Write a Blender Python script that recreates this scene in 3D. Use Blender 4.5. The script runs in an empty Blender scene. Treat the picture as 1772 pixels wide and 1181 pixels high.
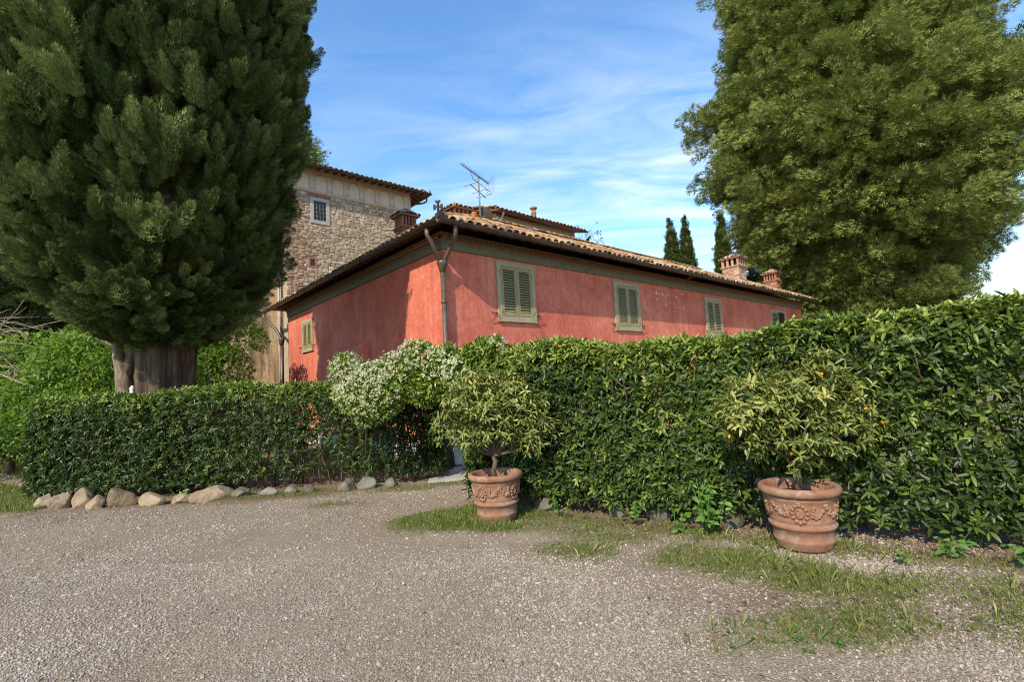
import bpy, math, random
import numpy as np
from mathutils import Matrix, Vector

rng = np.random.default_rng(7)
random.seed(7)
sc = bpy.context.scene
COL = sc.collection

# ---------------------------------------------------------------- camera
PITCH, ROLL = 0.0906, -0.0581
_f = np.array([0, math.cos(PITCH), math.sin(PITCH)])
_r = np.array([1.0, 0, 0])
_u = np.cross(_r, _f)
_cr, _sr = math.cos(ROLL), math.sin(ROLL)
_r2 = _cr * _r + _sr * _u
_u2 = -_sr * _r + _cr * _u
cam_d = bpy.data.cameras.new('camera')
cam = bpy.data.objects.new('camera', cam_d)
COL.objects.link(cam)
cam_d.sensor_width = 36
cam_d.lens = 835.94 / 1772 * 36
cam_d.clip_end = 3000
cam_d.clip_start = 0.05
cam.matrix_world = Matrix(((_r2[0], _u2[0], -_f[0], 0), (_r2[1], _u2[1], -_f[1], 0),
                           (_r2[2], _u2[2], -_f[2], 1.65), (0, 0, 0, 1)))
sc.camera = cam

# ---------------------------------------------------------------- sun and sky
SUN_EL, SUN_PHI = math.radians(38), math.radians(26)     # sun behind the camera, to its left
to_sun = Vector((-math.sin(SUN_PHI) * math.cos(SUN_EL), -math.cos(SUN_PHI) * math.cos(SUN_EL), math.sin(SUN_EL)))
sd = bpy.data.lights.new('sun', 'SUN')
sd.energy = 2.7
sd.angle = math.radians(0.6)
sd.color = (1.0, 0.88, 0.70)
so = bpy.data.objects.new('sun', sd)
COL.objects.link(so)
so.rotation_euler = (-to_sun).to_track_quat('-Z', 'Y').to_euler()

world = bpy.data.worlds.new('World')
sc.world = world
world.use_nodes = True
nt = world.node_tree
nt.nodes.clear()
N = nt.nodes.new
out = N('ShaderNodeOutputWorld')
bg = N('ShaderNodeBackground')
bg.inputs['Strength'].default_value = 0.145
sky = N('ShaderNodeTexSky')
sky.sky_type = 'NISHITA'
sky.sun_disc = False
sky.sun_elevation = SUN_EL
sky.sun_rotation = math.atan2(to_sun.x, to_sun.y)
sky.air_density = 1.15
sky.dust_density = 0.25
sky.ozone_density = 2.6
tc = N('ShaderNodeTexCoord')
sep = N('ShaderNodeSeparateXYZ')
nt.links.new(tc.outputs['Generated'], sep.inputs[0])
zc = N('ShaderNodeMath'); zc.operation = 'MAXIMUM'; zc.inputs[1].default_value = 0.02
nt.links.new(sep.outputs['Z'], zc.inputs[0])
za = N('ShaderNodeMath'); za.operation = 'ADD'; za.inputs[1].default_value = 0.12
nt.links.new(zc.outputs[0], za.inputs[0])
dx = N('ShaderNodeMath'); dx.operation = 'DIVIDE'
dy = N('ShaderNodeMath'); dy.operation = 'DIVIDE'
for d, o in ((dx, 'X'), (dy, 'Y')):
    nt.links.new(sep.outputs[o], d.inputs[0]); nt.links.new(za.outputs[0], d.inputs[1])
cmb = N('ShaderNodeCombineXYZ')
nt.links.new(dx.outputs[0], cmb.inputs[0]); nt.links.new(dy.outputs[0], cmb.inputs[1])
mp = N('ShaderNodeMapping')
mp.inputs['Rotation'].default_value = (0, 0, math.radians(28))
mp.inputs['Scale'].default_value = (0.55, 1.5, 1)
mp.inputs['Location'].default_value = (3.4, 1.9, 0)
nt.links.new(cmb.outputs[0], mp.inputs[0])
n1 = N('ShaderNodeTexNoise'); n1.inputs['Scale'].default_value = 2.3; n1.inputs['Detail'].default_value = 9
n1.inputs['Roughness'].default_value = 0.6; n1.inputs['Distortion'].default_value = 1.0
nt.links.new(mp.outputs[0], n1.inputs['Vector'])
n2 = N('ShaderNodeTexNoise'); n2.inputs['Scale'].default_value = 0.55; n2.inputs['Detail'].default_value = 5
nt.links.new(cmb.outputs[0], n2.inputs['Vector'])
r1 = N('ShaderNodeValToRGB'); r1.color_ramp.elements[0].position = 0.40; r1.color_ramp.elements[1].position = 0.68
nt.links.new(n1.outputs['Fac'], r1.inputs[0])
r2 = N('ShaderNodeValToRGB'); r2.color_ramp.elements[0].position = 0.36; r2.color_ramp.elements[1].position = 0.62
nt.links.new(n2.outputs['Fac'], r2.inputs[0])
# more veil near the horizon
rz = N('ShaderNodeMapRange'); rz.inputs['From Min'].default_value = 0.62; rz.inputs['From Max'].default_value = 0.26
rz.inputs['To Min'].default_value = 0.16; rz.inputs['To Max'].default_value = 1.0
nt.links.new(sep.outputs['Z'], rz.inputs[0])
m1 = N('ShaderNodeMath'); m1.operation = 'MULTIPLY_ADD'; m1.inputs[1].default_value = 0.75; m1.inputs[2].default_value = 0.18
nt.links.new(r2.outputs[0], m1.inputs[0])
m2 = N('ShaderNodeMath'); m2.operation = 'MULTIPLY_ADD'; m2.inputs[1].default_value = 1.15
nt.links.new(r1.outputs[0], m2.inputs[0]); nt.links.new(m1.outputs[0], m2.inputs[1]); m2.inputs[2].default_value = 0.06
m3 = N('ShaderNodeMath'); m3.operation = 'MULTIPLY'; m3.use_clamp = True
nt.links.new(m2.outputs[0], m3.inputs[0]); nt.links.new(rz.outputs[0], m3.inputs[1])
mix = N('ShaderNodeMixRGB')
mix.inputs['Color2'].default_value = (4.3, 4.4, 4.6, 1)
nt.links.new(m3.outputs[0], mix.inputs['Fac'])
hs = N('ShaderNodeHueSaturation'); hs.inputs['Saturation'].default_value = 1.22; hs.inputs['Value'].default_value = 0.92
nt.links.new(sky.outputs[0], hs.inputs['Color'])
nt.links.new(hs.outputs[0], mix.inputs['Color1'])
nt.links.new(mix.outputs[0], bg.inputs['Color'])
nt.links.new(bg.outputs[0], out.inputs[0])

sc.view_settings.view_transform = 'Standard'
sc.view_settings.look = 'None'
sc.view_settings.exposure = 1.12
sc.view_settings.gamma = 1.0
sc.view_settings.use_curve_mapping = False
sc.cycles.max_bounces = 6
sc.cycles.diffuse_bounces = 3
sc.cycles.glossy_bounces = 2
sc.cycles.transmission_bounces = 3
sc.cycles.use_denoising = True
sc.cycles.denoising_prefilter = 'NONE'
sc.cycles.use_light_tree = False
sc.cycles.pixel_filter_type = 'BLACKMAN_HARRIS'
sc.cycles.filter_width = 1.05
sc.cycles.use_adaptive_sampling = False

# ---------------------------------------------------------------- materials
def nodes_of(name):
    m = bpy.data.materials.new(name)
    m.use_nodes = True
    t = m.node_tree
    return m, t, t.nodes['Principled BSDF']

def ramp(t, src, stops):
    r = t.nodes.new('ShaderNodeValToRGB')
    e = r.color_ramp.elements
    while len(e) > 1:
        e.remove(e[-1])
    e[0].position = stops[0][0]; e[0].color = (*stops[0][1], 1)
    for p, c in stops[1:]:
        k = e.new(p); k.color = (*c, 1)
    t.links.new(src, r.inputs[0])
    return r.outputs[0]

def noise(t, scale, detail=4, rough=0.55, coord='Object', stretch=None, dist=0.0):
    c = t.nodes.new('ShaderNodeTexCoord')
    n = t.nodes.new('ShaderNodeTexNoise')
    n.inputs['Scale'].default_value = scale; n.inputs['Detail'].default_value = detail
    n.inputs['Roughness'].default_value = rough; n.inputs['Distortion'].default_value = dist
    v = c.outputs[coord]
    if stretch:
        m = t.nodes.new('ShaderNodeMapping'); m.inputs['Scale'].default_value = stretch
        t.links.new(v, m.inputs[0]); v = m.outputs[0]
    t.links.new(v, n.inputs['Vector'])
    return n.outputs['Fac']

def mixc(t, fac, a, b, mode='MIX'):
    m = t.nodes.new('ShaderNodeMixRGB'); m.blend_type = mode
    for i, x in enumerate((fac, a, b)):
        if isinstance(x, (int, float)): m.inputs[i].default_value = x
        elif isinstance(x, tuple): m.inputs[i].default_value = (*x, 1)
        else: t.links.new(x, m.inputs[i])
    return m.outputs[0]

def mathn(t, op, a, b=0.0, clamp=False):
    m = t.nodes.new('ShaderNodeMath'); m.operation = op; m.use_clamp = clamp
    for i, x in enumerate((a, b)):
        if isinstance(x, (int, float)): m.inputs[i].default_value = x
        else: t.links.new(x, m.inputs[i])
    return m.outputs[0]

def bump(t, b, h, strength=0.3, dist=0.02):
    n = t.nodes.new('ShaderNodeBump'); n.inputs['Strength'].default_value = strength
    n.inputs['Distance'].default_value = dist
    t.links.new(h, n.inputs['Height']); t.links.new(n.outputs[0], b.inputs['Normal'])

def attr(t, name='tint'):
    a = t.nodes.new('ShaderNodeAttribute'); a.attribute_name = name
    return a.outputs['Fac']

def simple(name, stops, scale=6, rough=0.8, detail=5, bs=0.25, bd=0.01, stretch=None, bscale=None, spec=0.3, tint=0.0):
    m, t, b = nodes_of(name)
    n = noise(t, scale, detail, 0.6, 'Object', stretch)
    if tint:
        n = mathn(t, 'ADD', mathn(t, 'MULTIPLY', n, 1 - tint), mathn(t, 'MULTIPLY', attr(t), tint))
    t.links.new(ramp(t, n, stops), b.inputs['Base Color'])
    b.inputs['Roughness'].default_value = rough
    b.inputs['Specular IOR Level'].default_value = spec
    if bs:
        bump(t, b, noise(t, bscale or scale * 4, 5, 0.65, 'Object', stretch), bs, bd)
    return m

def leafmat(name, stops, rough=0.42, trans=0.3, tcol=(0.16, 0.3, 0.03), spec=0.5):
    m, t, b = nodes_of(name)
    ia = t.nodes.new('ShaderNodeAttribute'); ia.attribute_name = 'itint'; ia.attribute_type = 'INSTANCER'     # spray to spray variation, plus depth shading painted into the cypress crowns
    c = ramp(t, mathn(t, 'ADD', attr(t), ia.outputs['Fac']), stops)
    t.links.new(c, b.inputs['Base Color'])
    b.inputs['Roughness'].default_value = rough
    b.inputs['Specular IOR Level'].default_value = spec
    tr = t.nodes.new('ShaderNodeBsdfTranslucent')
    t.links.new(mixc(t, 0.5, c, tcol), tr.inputs[0])
    mx = t.nodes.new('ShaderNodeMixShader'); mx.inputs[0].default_value = trans
    t.links.new(b.outputs[0], mx.inputs[1]); t.links.new(tr.outputs[0], mx.inputs[2])
    t.links.new(mx.outputs[0], t.nodes['Material Output'].inputs['Surface'])
    return m

M = {}
# pink limewash
m, t, b = nodes_of('pink_limewash')
big = noise(t, 0.55, 6, 0.6, dist=0.6)
mid = noise(t, 3.4, 8, 0.72, dist=2.2)
strk = noise(t, 1.6, 5, 0.6, stretch=(1.6, 1.6, 0.25))
f = mathn(t, 'ADD', mathn(t, 'MULTIPLY', big, 0.4), mathn(t, 'ADD', mathn(t, 'MULTIPLY', mid, 0.4), mathn(t, 'MULTIPLY', strk, 0.2)))
col = ramp(t, f, [(0.36, (0.38, 0.085, 0.058)), (0.45, (0.51, 0.13, 0.085)), (0.53, (0.6, 0.185, 0.118)), (0.64, (0.67, 0.285, 0.19))])
# old flaked spot high on the long wall
c = t.nodes.new('ShaderNodeTexCoord'); sp = t.nodes.new('ShaderNodeSeparateXYZ'); t.links.new(c.outputs['Object'], sp.inputs[0])
def band(o, lo, hi, w):
    a = t.nodes.new('ShaderNodeMapRange'); a.interpolation_type = 'SMOOTHSTEP'
    a.inputs['From Min'].default_value = lo - w; a.inputs['From Max'].default_value = lo + w
    t.links.new(sp.outputs[o], a.inputs[0])
    d = t.nodes.new('ShaderNodeMapRange'); d.interpolation_type = 'SMOOTHSTEP'
    d.inputs['From Min'].default_value = hi + w; d.inputs['From Max'].default_value = hi - w
    t.links.new(sp.outputs[o], d.inputs[0])
    return mathn(t, 'MULTIPLY', a.outputs[0], d.outputs[0])
zone = mathn(t, 'MULTIPLY', band('X', 8.0, 10.6, 0.5), band('Z', 3.95, 4.6, 0.15))
fl = noise(t, 7.5, 4, 0.6)
flk = t.nodes.new('ShaderNodeMapRange'); flk.inputs['From Min'].default_value = 0.61; flk.inputs['From Max'].default_value = 0.63
t.links.new(fl, flk.inputs[0])
col = mixc(t, mathn(t, 'MULTIPLY', zone, flk.outputs[0], True), col, (0.62, 0.56, 0.5))
spk = noise(t, 26, 2, 0.5)
sk = t.nodes.new('ShaderNodeMapRange'); sk.inputs['From Min'].default_value = 0.775; sk.inputs['From Max'].default_value = 0.8
t.links.new(spk, sk.inputs[0])
col = mixc(t, mathn(t, 'MULTIPLY', sk.outputs[0], 0.6), col, (0.68, 0.55, 0.48))
rs = noise(t, 2.2, 5, 0.65, stretch=(3.2, 3.2, 0.14)); rr = t.nodes.new('ShaderNodeMapRange'); rr.inputs['From Min'].default_value = 0.5; rr.inputs['From Max'].default_value = 0.68; t.links.new(rs, rr.inputs[0])
col = mixc(t, mathn(t, 'MULTIPLY', mathn(t, 'MULTIPLY', rr.outputs[0], band('Z', 2.9, 5.4, 0.9)), .42), col, (0.30, 0.085, 0.06))     # rain streaks below the eaves
col = mixc(t, mathn(t, 'MULTIPLY', band('Z', -0.5, 0.75, 0.35), .35), col, (0.5, 0.3, 0.22))                # bleached, damp foot
t.links.new(col, b.inputs['Base Color']); b.inputs['Roughness'].default_value = 0.92; b.inputs['Specular IOR Level'].default_value = 0.15
bump(t, b, noise(t, 5, 8, 0.7, dist=0.8), 0.35, 0.03)
M['pink'] = m
M['white_stone'] = simple('white_plinth_stone', [(0.3, (0.3, 0.28, 0.24)), (0.55, (0.45, 0.43, 0.385)), (0.75, (0.58, 0.56, 0.51))], 4, 0.8, 6, 0.4, 0.02)
M['trim'] = simple('grey_green_trim', [(0.3, (0.125, 0.108, 0.07)), (0.7, (0.185, 0.162, 0.11))], 5, 0.75, 5, 0.1)
M['wframe'] = simple('grey_green_window_surround', [(0.3, (0.29, 0.245, 0.155)), (0.7, (0.40, 0.345, 0.225))], 5, 0.7, 5, 0.12)
M['shutter'] = simple('green_shutter_paint', [(0.3, (0.225, 0.19, 0.095)), (0.7, (0.33, 0.285, 0.15))], 9, 0.6, 5, 0.12, stretch=(1, 1, 0.2))
M['brick_trim'] = simple('cornice_brick', [(0.3, (0.13, 0.075, 0.042)), (0.7, (0.24, 0.14, 0.075))], 9, 0.85, 5, 0.2)
M['wood'] = simple('dark_rafter_wood', [(0.3, (0.05, 0.03, 0.018)), (0.7, (0.12, 0.07, 0.04))], 5, 0.85, 5, 0.2, stretch=(1, 1, 1))
M['wood_tower'] = simple('tower_rafter_wood', [(0.3, (0.11, 0.065, 0.038)), (0.7, (0.2, 0.13, 0.08))], 5, 0.85, 5, 0.2)
M['soffit'] = simple('soffit_tile', [(0.3, (0.12, 0.065, 0.04)), (0.7, (0.2, 0.12, 0.075))], 5, 0.9, 4, 0.2)
M['copper'] = simple('brown_gutter_metal', [(0.3, (0.06, 0.042, 0.03)), (0.65, (0.115, 0.085, 0.062))], 5, 0.42, 5, 0.06, spec=0.6)
M['iron'] = simple('rusty_iron', [(0.3, (0.025, 0.018, 0.014)), (0.7, (0.07, 0.04, 0.028))], 14, 0.7, 4, 0.1)
M['dark'] = simple('dark_interior', [(0.3, (0.008, 0.008, 0.008)), (0.7, (0.014, 0.013, 0.012))], 4, 0.3, 2, 0, spec=0.5)
M['brick'] = simple('chimney_brick', [(0.3, (0.22, 0.085, 0.048)), (0.5, (0.33, 0.14, 0.08)), (0.72, (0.45, 0.26, 0.16))], 7, 0.88, 5, 0.3, tint=0.55)
M['brick_pale'] = simple('pale_chimney_brick', [(0.3, (0.3, 0.15, 0.09)), (0.5, (0.45, 0.26, 0.16)), (0.72, (0.58, 0.45, 0.34))], 7, 0.88, 5, 0.3, tint=0.55)
# roof tiles with orange lichen
def tilemat(name, lich):
    m, t, b = nodes_of(name)
    n = noise(t, 3, 5, 0.6, coord='Object')
    oi = t.nodes.new('ShaderNodeObjectInfo')
    f = mathn(t, 'ADD', mathn(t, 'MULTIPLY', n, 0.45), mathn(t, 'MULTIPLY', attr(t), 0.55))
    cc = ramp(t, f, [(0.18, (0.09, 0.06, 0.045)), (0.38, (0.2, 0.12, 0.08)), (0.55, (0.34, 0.19, 0.12)), (0.75, (0.44, 0.34, 0.25))])
    geo = t.nodes.new('ShaderNodeNewGeometry')
    nn = t.nodes.new('ShaderNodeTexNoise'); nn.inputs['Scale'].default_value = 3.2; nn.inputs['Detail'].default_value = 7; nn.inputs['Roughness'].default_value = 0.7
    t.links.new(geo.outputs['Position'], nn.inputs['Vector'])
    mr = t.nodes.new('ShaderNodeMapRange'); mr.inputs['From Min'].default_value = 0.58 - lich; mr.inputs['From Max'].default_value = 0.66 - lich
    t.links.new(nn.outputs['Fac'], mr.inputs[0])
    n5 = t.nodes.new('ShaderNodeTexNoise'); n5.inputs['Scale'].default_value = 13
    t.links.new(geo.outputs['Position'], n5.inputs['Vector'])
    lc = ramp(t, n5.outputs['Fac'], [(0.38, (0.42, 0.2, 0.03)), (0.52, (0.5, 0.28, 0.04)), (0.64, (0.45, 0.38, 0.2))])
    t.links.new(mixc(t, mathn(t, 'MULTIPLY', mr.outputs[0], 0.85), cc, lc), b.inputs['Base Color'])
    b.inputs['Roughness'].default_value = 0.9; b.inputs['Specular IOR Level'].default_value = 0.2
    bump(t, b, noise(t, 30, 5, 0.7), 0.4, 0.01)
    return m
M['tile'] = tilemat('roof_tile_lichen', 0.085)
M['tile_plain'] = tilemat('roof_tile_weathered', -0.03)
# tower masonry
M['mortar'] = simple('lime_mortar', [(0.3, (0.32, 0.25, 0.175)), (0.55, (0.41, 0.33, 0.235)), (0.75, (0.47, 0.39, 0.29))], 3, 0.95, 7, 0.5, 0.04, bscale=16)
M['rubble'] = simple('rubble_stone', [(0.18, (0.28, 0.215, 0.145)), (0.4, (0.39, 0.31, 0.21)), (0.62, (0.48, 0.39, 0.275)), (0.85, (0.57, 0.49, 0.365))], 5, 0.92, 6, 0.5, 0.02, tint=0.65)
M['thin_brick'] = simple('thin_tower_brick', [(0.2, (0.27, 0.16, 0.1)), (0.5, (0.4, 0.27, 0.185)), (0.8, (0.5, 0.39, 0.28))], 5, 0.92, 6, 0.4, 0.02, tint=0.6)
M['plaster'] = simple('cream_plaster', [(0.3, (0.46, 0.36, 0.25)), (0.7, (0.58, 0.475, 0.35))], 3, 0.9, 5, 0.15)
M['plaster_grey'] = simple('grey_arch_plaster', [(0.3, (0.34, 0.3, 0.25)), (0.7, (0.43, 0.385, 0.325))], 4, 0.9, 5, 0.15)
M['plaster_pink'] = simple('pinkish_string_course', [(0.3, (0.45, 0.29, 0.19)), (0.7, (0.56, 0.4, 0.28))], 4, 0.9, 5, 0.2)
M['plaster_pale'] = simple('pale_arch_panel', [(0.3, (0.52, 0.42, 0.31)), (0.7, (0.62, 0.53, 0.41))], 4, 0.9, 5, 0.15)
M['block'] = simple('pale_block', [(0.3, (0.4, 0.375, 0.33)), (0.7, (0.54, 0.515, 0.46))], 6, 0.8, 4, 0.15)
M['pietra'] = simple('grey_sandstone', [(0.3, (0.33, 0.31, 0.27)), (0.7, (0.46, 0.43, 0.38))], 6, 0.85, 5, 0.2)
# battered brick wall with lime streaks
m, t, b = nodes_of('streaked_brick_wall')
c = t.nodes.new('ShaderNodeTexCoord')
mpn = t.nodes.new('ShaderNodeMapping'); mpn.inputs['Rotation'].default_value = (math.pi / 2, 0, 0)
t.links.new(c.outputs['Object'], mpn.inputs[0])
bk = t.nodes.new('ShaderNodeTexBrick'); bk.inputs['Scale'].default_value = 1.0
bk.inputs['Brick Width'].default_value = 0.27; bk.inputs['Row Height'].default_value = 0.075; bk.inputs['Mortar Size'].default_value = 0.008
bk.inputs['Color1'].default_value = (0.37, 0.29, 0.21, 1); bk.inputs['Color2'].default_value = (0.47, 0.385, 0.28, 1); bk.inputs['Mortar'].default_value = (0.36, 0.3, 0.225, 1)
t.links.new(mpn.outputs[0], bk.inputs['Vector'])
s1 = noise(t, 1.3, 6, 0.62, stretch=(2.4, 2.4, 0.28))
cc = ramp(t, s1, [(0.36, (0.42, 0.38, 0.32)), (0.46, (0.75, 0.68, 0.58)), (0.52, (1.0, 0.92, 0.8)), (0.58, (1.4, 1.25, 1.08)), (0.68, (1.2, 0.98, 0.82))])
mm = mixc(t, 1.0, bk.outputs['Color'], cc, 'MULTIPLY')
t.links.new(mm, b.inputs['Base Color']); b.inputs['Roughness'].default_value = 0.93; b.inputs['Specular IOR Level'].default_value = 0.15
bump(t, b, mathn(t, 'ADD', mathn(t, 'MULTIPLY', bk.outputs['Fac'], -0.6), noise(t, 14, 6, 0.7)), 0.6, 0.03)
M['batter'] = m
# bark
M['bark'] = simple('cypress_bark', [(0.3, (0.03, 0.02, 0.013)), (0.5, (0.075, 0.052, 0.035)), (0.7, (0.15, 0.115, 0.085))], 6, 0.95, 7, 0.9, 0.04, stretch=(2.2, 2.2, 0.16), bscale=9)
M['bark_grey'] = simple('grey_bark', [(0.3, (0.07, 0.052, 0.036)), (0.5, (0.15, 0.115, 0.082)), (0.7, (0.27, 0.23, 0.18))], 7, 0.95, 6, 0.6, 0.02, stretch=(1.5, 1.5, 0.6))
M['twig'] = simple('brown_twig', [(0.3, (0.06, 0.042, 0.028)), (0.7, (0.16, 0.115, 0.075))], 10, 0.9, 4, 0.2)
M['pale_twig'] = simple('pale_dry_twig', [(0.3, (0.2, 0.165, 0.115)), (0.7, (0.33, 0.28, 0.2))], 10, 0.9, 4, 0.2)
# foliage
M['cypress'] = leafmat('cypress_foliage', [(0.0, (0.028, 0.046, 0.015)), (0.35, (0.075, 0.112, 0.034)), (0.65, (0.165, 0.215, 0.066)), (1, (0.32, 0.34, 0.13))], 0.85, 0.15, (0.08, 0.14, 0.02), 0.08)
M['cypress_far'] = leafmat('slim_cypress_foliage', [(0.0, (0.045, 0.07, 0.016)), (0.5, (0.085, 0.125, 0.028)), (1, (0.13, 0.17, 0.04))], 0.85, 0.2, (0.1, 0.15, 0.02), 0.08)
M['conifer'] = leafmat('conifer_foliage', [(0.0, (0.075, 0.105, 0.024)), (0.45, (0.185, 0.225, 0.055)), (0.8, (0.3, 0.325, 0.09)), (1, (0.36, 0.31, 0.12))], 0.85, 0.22, (0.14, 0.17, 0.03), 0.08)
M['conifer_dark'] = leafmat('dark_conifer_foliage', [(0.0, (0.02, 0.03, 0.012)), (0.5, (0.04, 0.058, 0.02)), (1, (0.09, 0.1, 0.04))], 0.6, 0.2, (0.08, 0.1, 0.02), 0.25)
M['laurel'] = leafmat('laurel_leaf', [(0.0, (0.016, 0.028, 0.008)), (0.35, (0.04, 0.068, 0.014)), (0.6, (0.08, 0.13, 0.022)), (0.85, (0.18, 0.245, 0.035)), (1, (0.28, 0.32, 0.06))], 0.4, 0.25, (0.18, 0.32, 0.03), 0.4)
M['citrus'] = leafmat('citrus_leaf', [(0.0, (0.06, 0.095, 0.022)), (0.4, (0.13, 0.17, 0.035)), (0.7, (0.26, 0.28, 0.06)), (1, (0.46, 0.42, 0.13))], 0.4, 0.25, (0.25, 0.3, 0.04), 0.45)
M['jas_leaf'] = leafmat('jasmine_leaf', [(0.0, (0.03, 0.07, 0.012)), (0.5, (0.12, 0.2, 0.025)), (1, (0.3, 0.38, 0.05))], 0.35, 0.25, (0.2, 0.32, 0.03), 0.5)
M['petal'] = leafmat('jasmine_petal', [(0.0, (0.42, 0.41, 0.22)), (1, (0.66, 0.64, 0.45))], 0.6, 0.25, (0.7, 0.7, 0.5), 0.2)
M['bright'] = leafmat('bright_leaf', [(0.0, (0.05, 0.1, 0.014)), (0.5, (0.14, 0.235, 0.026)), (1, (0.29, 0.39, 0.06))], 0.5, 0.45, (0.25, 0.45, 0.02), 0.35)
M['grass'] = leafmat('grass_blade', [(0.0, (0.06, 0.095, 0.018)), (0.5, (0.145, 0.185, 0.038)), (0.8, (0.235, 0.24, 0.065)), (1, (0.38, 0.32, 0.14))], 0.6, 0.3, (0.2, 0.26, 0.03), 0.3)
M['weed'] = leafmat('weed_leaf', [(0.0, (0.04, 0.1, 0.015)), (0.5, (0.09, 0.19, 0.025)), (1, (0.16, 0.28, 0.04))], 0.45, 0.3, (0.2, 0.34, 0.03), 0.4)
M['dryleaf'] = leafmat('dry_leaf', [(0.0, (0.1, 0.055, 0.03)), (0.5, (0.2, 0.12, 0.065)), (1, (0.34, 0.24, 0.14))], 0.7, 0.1, (0.3, 0.2, 0.1), 0.2)
m, t, b = nodes_of('kumquat_peel'); t.links.new(ramp(t, noise(t, 9, 3), [(0.3, (0.62, 0.2, 0.01)), (0.7, (0.75, 0.33, 0.02))]), b.inputs['Base Color']); b.inputs['Roughness'].default_value = 0.35
M['fruit'] = m
# terracotta
m, t, b = nodes_of('terracotta')
a1 = noise(t, 2.2, 6, 0.65, dist=0.5); a2 = noise(t, 9, 6, 0.7)
col = ramp(t, mathn(t, 'ADD', mathn(t, 'MULTIPLY', a1, 0.6), mathn(t, 'MULTIPLY', a2, 0.4)), [(0.32, (0.15, 0.07, 0.042)), (0.45, (0.245, 0.125, 0.076)), (0.57, (0.315, 0.182, 0.118)), (0.72, (0.38, 0.27, 0.195))])
lm = noise(t, 5, 6, 0.7, dist=1.0); lr_ = t.nodes.new('ShaderNodeMapRange'); lr_.inputs['From Min'].default_value = 0.52; lr_.inputs['From Max'].default_value = 0.72; t.links.new(lm, lr_.inputs[0])
oi = t.nodes.new('ShaderNodeObjectInfo')
col = mixc(t, mathn(t, 'MULTIPLY', lr_.outputs[0], mathn(t, 'ADD', mathn(t, 'MULTIPLY', oi.outputs['Random'], .4), .4)), col, (0.36, 0.31, 0.25))
t.links.new(col, b.inputs['Base Color']); b.inputs['Roughness'].default_value = 0.9; b.inputs['Specular IOR Level'].default_value = 0.15
bump(t, b, noise(t, 26, 6, 0.7), 0.35, 0.008)
M['terracotta'] = m
M['soil'] = simple('potting_soil', [(0.3, (0.03, 0.022, 0.016)), (0.7, (0.09, 0.065, 0.045))], 20, 0.95, 5, 0.8, 0.03)
M['boulder'] = simple('edging_rock', [(0.25, (0.1, 0.07, 0.042)), (0.45, (0.21, 0.15, 0.092)), (0.6, (0.30, 0.225, 0.145)), (0.78, (0.38, 0.31, 0.22))], 4.5, 0.93, 8, 0.8, 0.04, bscale=14, tint=0.3)
M['rock_grey'] = simple('mossy_rock', [(0.25, (0.06, 0.055, 0.038)), (0.5, (0.15, 0.135, 0.1)), (0.75, (0.26, 0.24, 0.19))], 5, 0.95, 8, 0.8, 0.04, bscale=14, tint=0.3)
m, t, b = nodes_of('pebble')
pa = t.nodes.new('ShaderNodeAttribute'); pa.attribute_name = 'tint'; pa.attribute_type = 'INSTANCER'
t.links.new(ramp(t, pa.outputs['Fac'], [(0.05, (0.16, 0.132, 0.1)), (0.35, (0.275, 0.23, 0.18)), (0.65, (0.37, 0.315, 0.252)), (0.95, (0.51, 0.445, 0.37))]), b.inputs['Base Color'])
b.inputs['Roughness'].default_value = 0.9; b.inputs['Specular IOR Level'].default_value = 0.2
M['pebble'] = m
M['metal'] = simple('antenna_metal', [(0.3, (0.1, 0.105, 0.11)), (0.7, (0.2, 0.205, 0.21))], 8, 0.45, 3, 0, spec=0.6)
M['flag'] = simple('faded_orange_cloth', [(0.3, (0.45, 0.2, 0.07)), (0.7, (0.58, 0.33, 0.16))], 8, 0.9, 3, 0.1)
M['orange'] = simple('orange_terracotta_pot', [(0.3, (0.55, 0.11, 0.02)), (0.7, (0.68, 0.17, 0.03))], 8, 0.7, 3, 0.05)
M['paving'] = simple('pale_stone_paving', [(0.3, (0.3, 0.27, 0.235)), (0.7, (0.44, 0.41, 0.36))], 3, 0.85, 7, 0.4, 0.02)
M['pale_paint'] = simple('white_paint', [(0.3, (0.6, 0.6, 0.58)), (0.7, (0.75, 0.75, 0.72))], 8, 0.5, 3, 0.05)

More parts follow.
